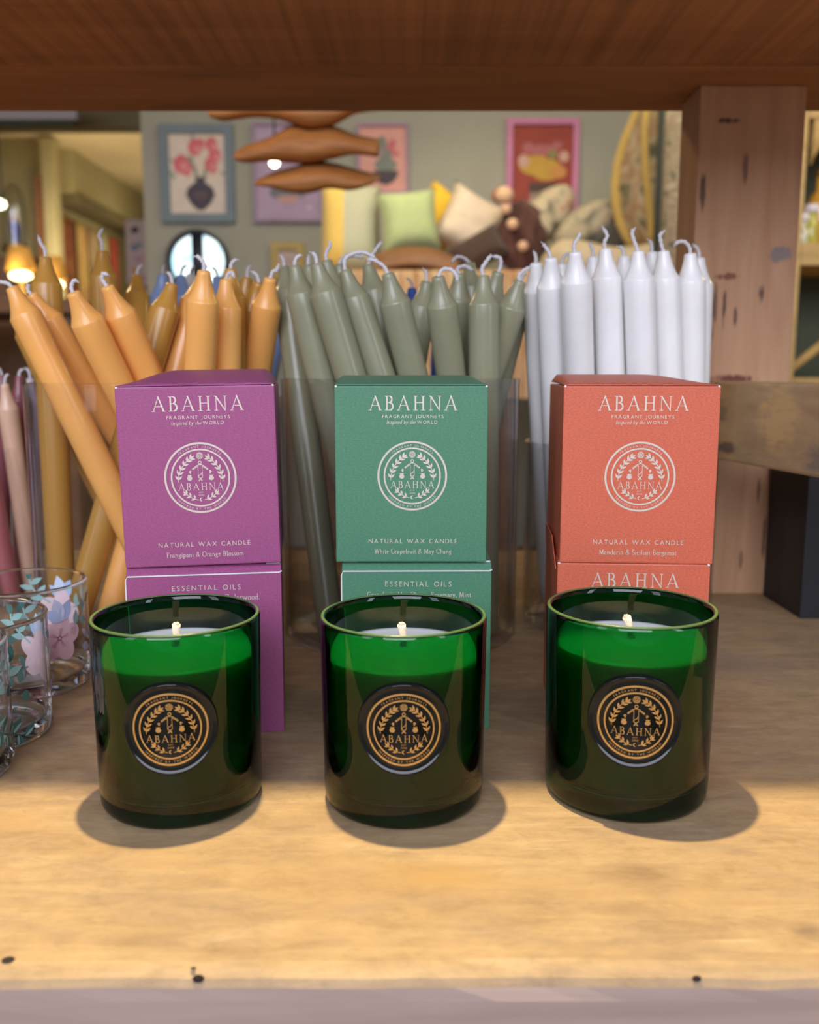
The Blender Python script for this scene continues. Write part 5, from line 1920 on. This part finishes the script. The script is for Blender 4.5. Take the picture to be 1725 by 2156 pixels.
for lab, c, y0, hs, yy in (('table lamp with orange shade at far left, under the glass dome', 40, 521, 46, YT - .05), ('table lamp with orange shade behind the left ochre candle', 108, 540, 46, YT + .08)):
    p = at_y(c, y0, yy)
    k = yy / F
    t = thing('table_lamp', lab, 'lamp', (p.x, yy, tz), 0, 'lit table lamps')
    zt = p.z - tz
    b = MB()
    b.smooth = True
    sh = hs * k
    b.lathe([(20 * k, zt), (24 * k, zt - sh * .35), (30 * k, zt - sh)], 36)
    o = b.build('lamp_shade', M_shade, t)
    md = o.modifiers.new('thickness', 'SOLIDIFY')
    md.thickness = .003
    b = MB()
    b.smooth = True
    b.lathe([(0, 0), (24 * k, 0), (24 * k, .012), (.012, .022), (.008, zt - sh * .9), (.016, zt - sh * .8), (0, zt - sh * .75)], 24)
    b.build('base', M_brass, t)
    b = MB()
    b.smooth = True
    b.ball((0, 0, zt - sh * 1.22), 13 * k, 18, 12, (1.8, 1.2, .8))  # bulb widened below the shade to stand for the lamplit table's glow too
    b.build('bulb', M_glowbulb, t)
    light('table_lamp_light', 'POINT', (p.x, yy - .09, tz + zt - sh * 1.25), power=.4, color=(1.0, .75, .35), shadow_soft_size=.03)
# wall bracket with glass dome
YD = 4.2
p = at_y(34, 516, YD)
k = YD / F
t = thing('glass_dome', 'tall glass dome over a small blue figurine, above the left lamp', 'dome', (p.x, YD, p.z))
b = MB()
b.smooth = True
b.lathe([(24 * k, 0), (24 * k, 70 * k), (21 * k, 95 * k), (14 * k, 112 * k), (5 * k, 120 * k), (0, 121 * k)], 36)
b.build('dome', blown_glass('dome_glass', (0.90, 0.92, 0.91), 5.0, (0.55, 0.60, 0.58)), t)
MB().lathe([(0, -.03), (27 * k, -.03), (27 * k, 0), (0, 0)], 36).build('base', M_brass, t)
b = MB()
b.smooth = True
b.lathe([(0, .001), (9 * k, .001), (7 * k, 16 * k), (9 * k, 22 * k), (11 * k, 44 * k), (0, 44 * k)], 20)
b.build('figurine', mat('cobalt_glaze', (0.06, 0.08, 0.50), .3), t)
b = MB()
b.smooth = True
b.lathe([(0, 44.2 * k), (10 * k, 46 * k), (10 * k, 60 * k), (0, 66 * k)], 20)
b.build('figurine_top', mat('ivory_glaze', (0.75, 0.52, 0.40), .4), t)
o = MB().box(-.10, .10, -.10, .10, FLOOR_Z - p.z + .03, -.03).build('plinth', MATS['bench_wood'], None, (p.x, YD, p.z - .0005))
tag(o, 'narrow dark wooden plinth under the glass dome at far left', 'plinth')
o.data.transform(Matrix.Translation((0, 0, -.03)))
o.location.z = p.z + .0

# hangings along the hall's left wall
hx = HX + .012
cols = [('rust', [(0.34, 0.12, 0.06), (0.24, 0.08, 0.05), (0.42, 0.20, 0.10)], 'rust red patterned rug, first hanging on the hall wall beside the pilaster', 140, 178),
        ('golden', [(0.66, 0.44, 0.15), (0.74, 0.52, 0.22), (0.60, 0.30, 0.16)], 'golden yellow cloth, second hanging on the hall wall', 184, 204),
        ('peach', [(0.60, 0.36, 0.24), (0.42, 0.34, 0.20), (0.70, 0.44, 0.30)], 'peach and olive patterned cloth, third hanging on the hall wall', 208, 228),
        ('mint', [(0.42, 0.44, 0.26), (0.55, 0.48, 0.24), (0.40, 0.40, 0.25)], 'sage and yellow striped cloth, fourth hanging on the hall wall', 232, 246),
        ('crimson', [(0.42, 0.07, 0.05), (0.50, 0.12, 0.08)], 'crimson cloth, last hanging on the hall wall, beyond the striped one', 250, 266)]
for nm, c3, lab, pa, pb in cols:
    ya = HX * F / (pa - 862.5) * .988
    yb = HX * F / (pb - 862.5) * .988
    b = MB()
    b.smooth = True
    ztop = CEIL - .44
    L_ = 1.05 if nm != 'crimson' else .45

    def hg(u, v):
        return (.018 + .014 * math.sin(u * 19), ya + (yb - ya) * u, ztop - L_ * v)
    b.grid(hg, 30, 12)
    o = b.build('hanging_cloth', pattern('hanging_' + nm, c3, 5, (1, 2, .8)), None, (hx, 0, 0))
    md = o.modifiers.new('thickness', 'SOLIDIFY')
    md.thickness = .006
    tag(o, lab, 'hanging', 'hangings on the hall wall')
# pale poster with painted blots at the end of the hall
x0, x1, z0, z1 = slab(270, 464, 318, 600, 5.0)
t = thing('blot_poster', 'pale pink poster with dark and blue blots, at the wall corner', 'poster', ((x0 + x1) / 2, 5.0, z0))
w, h = x1 - x0, z1 - z0
MB().box(-w / 2, w / 2, -.012, 0, 0, h).build('board', P('pale_pink_paper', (0.62, 0.46, 0.40)), t)
s = Sheet()
for u, v, rx, ry, m in ((-.12, .85, .16, .05, 0), (-.16, .58, .16, .06, 1), (.05, .62, .1, .04, 1), (.0, .40, .2, .05, 2), (-.2, .22, .12, .08, 3), (.1, .1, .2, .06, 2)):
    s.disc(u * w, v * h, rx * w, ry * h, m, 0, 20, .3)
s.build('motif', [P('blot_black', (0.04, 0.05, 0.03)), P('blot_blue', (0.22, 0.27, 0.30)), P('blot_pink', (0.56, 0.30, 0.32)), P('blot_orange', (0.6, 0.32, 0.16))], t, lambda u, v, hh: (u, -.012 - hh, v))
MB().box(-w / 2 + .01, w / 2 - .01, .001, .05, FLOOR_Z - z0, h * .9).build('stand', MATS['bench_wood'], t)

# ---- right: lit display shelves beyond the post
YR = 2.35
xa = at_y(1640, 500, YR).x
t = thing('display_cabinet', 'warm-lit wooden display shelves seen right of the post', 'shelf', (xa + .35, YR, FLOOR_Z))
M_oak = wood('lit_oak', (0.48, 0.30, 0.10), (0.66, 0.45, 0.17), 'X', .7, stain=.1)
lv = [at_y(1700, v, YR).z - FLOOR_Z for v in (795, 528, 236)]
for z in lv:
    MB().box(-.35, .35, -.14, .14, z - .05, z).build('shelf_board', M_oak, t, bevel=.003)
MB().box(-.35, .35, .141, .160, 0, CEIL - FLOOR_Z - .25).build('back_panel', mat('dark_green_panel', (0.07, 0.085, 0.045), .7, .15, 8), t)
for sx in (-.37, .351):
    MB().box(sx, sx + .019, -.14, .16, 0, CEIL - FLOOR_Z - .25).build('side_panel', M_oak, t)
b = MB()
b.smooth = True
arch = []
for i in range(25):
    a = PI * i / 24
    arch.append((-.335 * math.cos(a), -.12, lv[1] + .175 + .12 * math.sin(a)))
vs, fs = [], []
for x, y, z in arch:
    vs += [(x, -.135, z), (x, -.135, lv[2] - .051), (x, -.118, z), (x, -.118, lv[2] - .051)]
for i in range(24):
    o_ = i * 4
    fs += [(o_, o_ + 1, o_ + 5, o_ + 4), (o_ + 2, o_ + 3, o_ + 7, o_ + 6), (o_, o_ + 2, o_ + 6, o_ + 4)]
b.add(vs, fs)
b.build('arched_fascia', M_oak, t)
M_amberg = mat('amber_bottle', (0.66, 0.34, 0.04), .15, .1, 40, coat=.5)
M_paleg = mat('pale_glassware', (0.62, 0.64, 0.50), .1, .1, 40, coat=.5)
M_olive = mat('olive_jar', (0.50, 0.46, 0.08), .2, .1, 40, coat=.5)


def bottle(label, px, lvl, y, r, h, neck, m, cap):
    x = at_y(px, 500, y).x
    t2 = thing('bottle', label, 'bottle', (x, y, FLOOR_Z + lvl + .0003), 0, 'bottles and jars on the lit shelves')
    b = MB()
    b.smooth = True
    b.lathe([(0, 0), (r * .9, 0), (r, .004), (r, h * .62), (r * .8, h * .72), (neck, h * .80), (neck, h), (0, h)], 24)
    b.build('body', m, t2)
    b = MB()
    b.smooth = True
    b.lathe([(0, h), (neck * 1.15, h), (neck * 1.15, h + .018), (0, h + .018)], 20)
    b.build('cap', cap, t2)


bottle('tall amber bottle on the middle lit shelf at right edge', 1722, lv[1], YR - .02, .030, .17, .012, M_amberg, M_brass)
bottle('pale squat jar at the left of the middle lit shelf', 1686, lv[1], YR - .08, .024, .055, .019, M_paleg, M_paper)
bottle('olive jar between the pale jar and the tall amber bottle', 1706, lv[1], YR - .09, .018, .075, .014, M_olive, M_paper)
o = MB()
o.smooth = True
p0, p1 = at_y(1655, 770, YR - .04), at_y(1735, 722, YR - .04)
o.tube([(p0.x, YR - .04, FLOOR_Z + lv[0] + .012), (p1.x, YR - .04, p1.z)], .011, 10)
tag(o.build('wooden_stick', M_oak), 'short wooden stick leaning on the lowest lit shelf at right', 'stick')
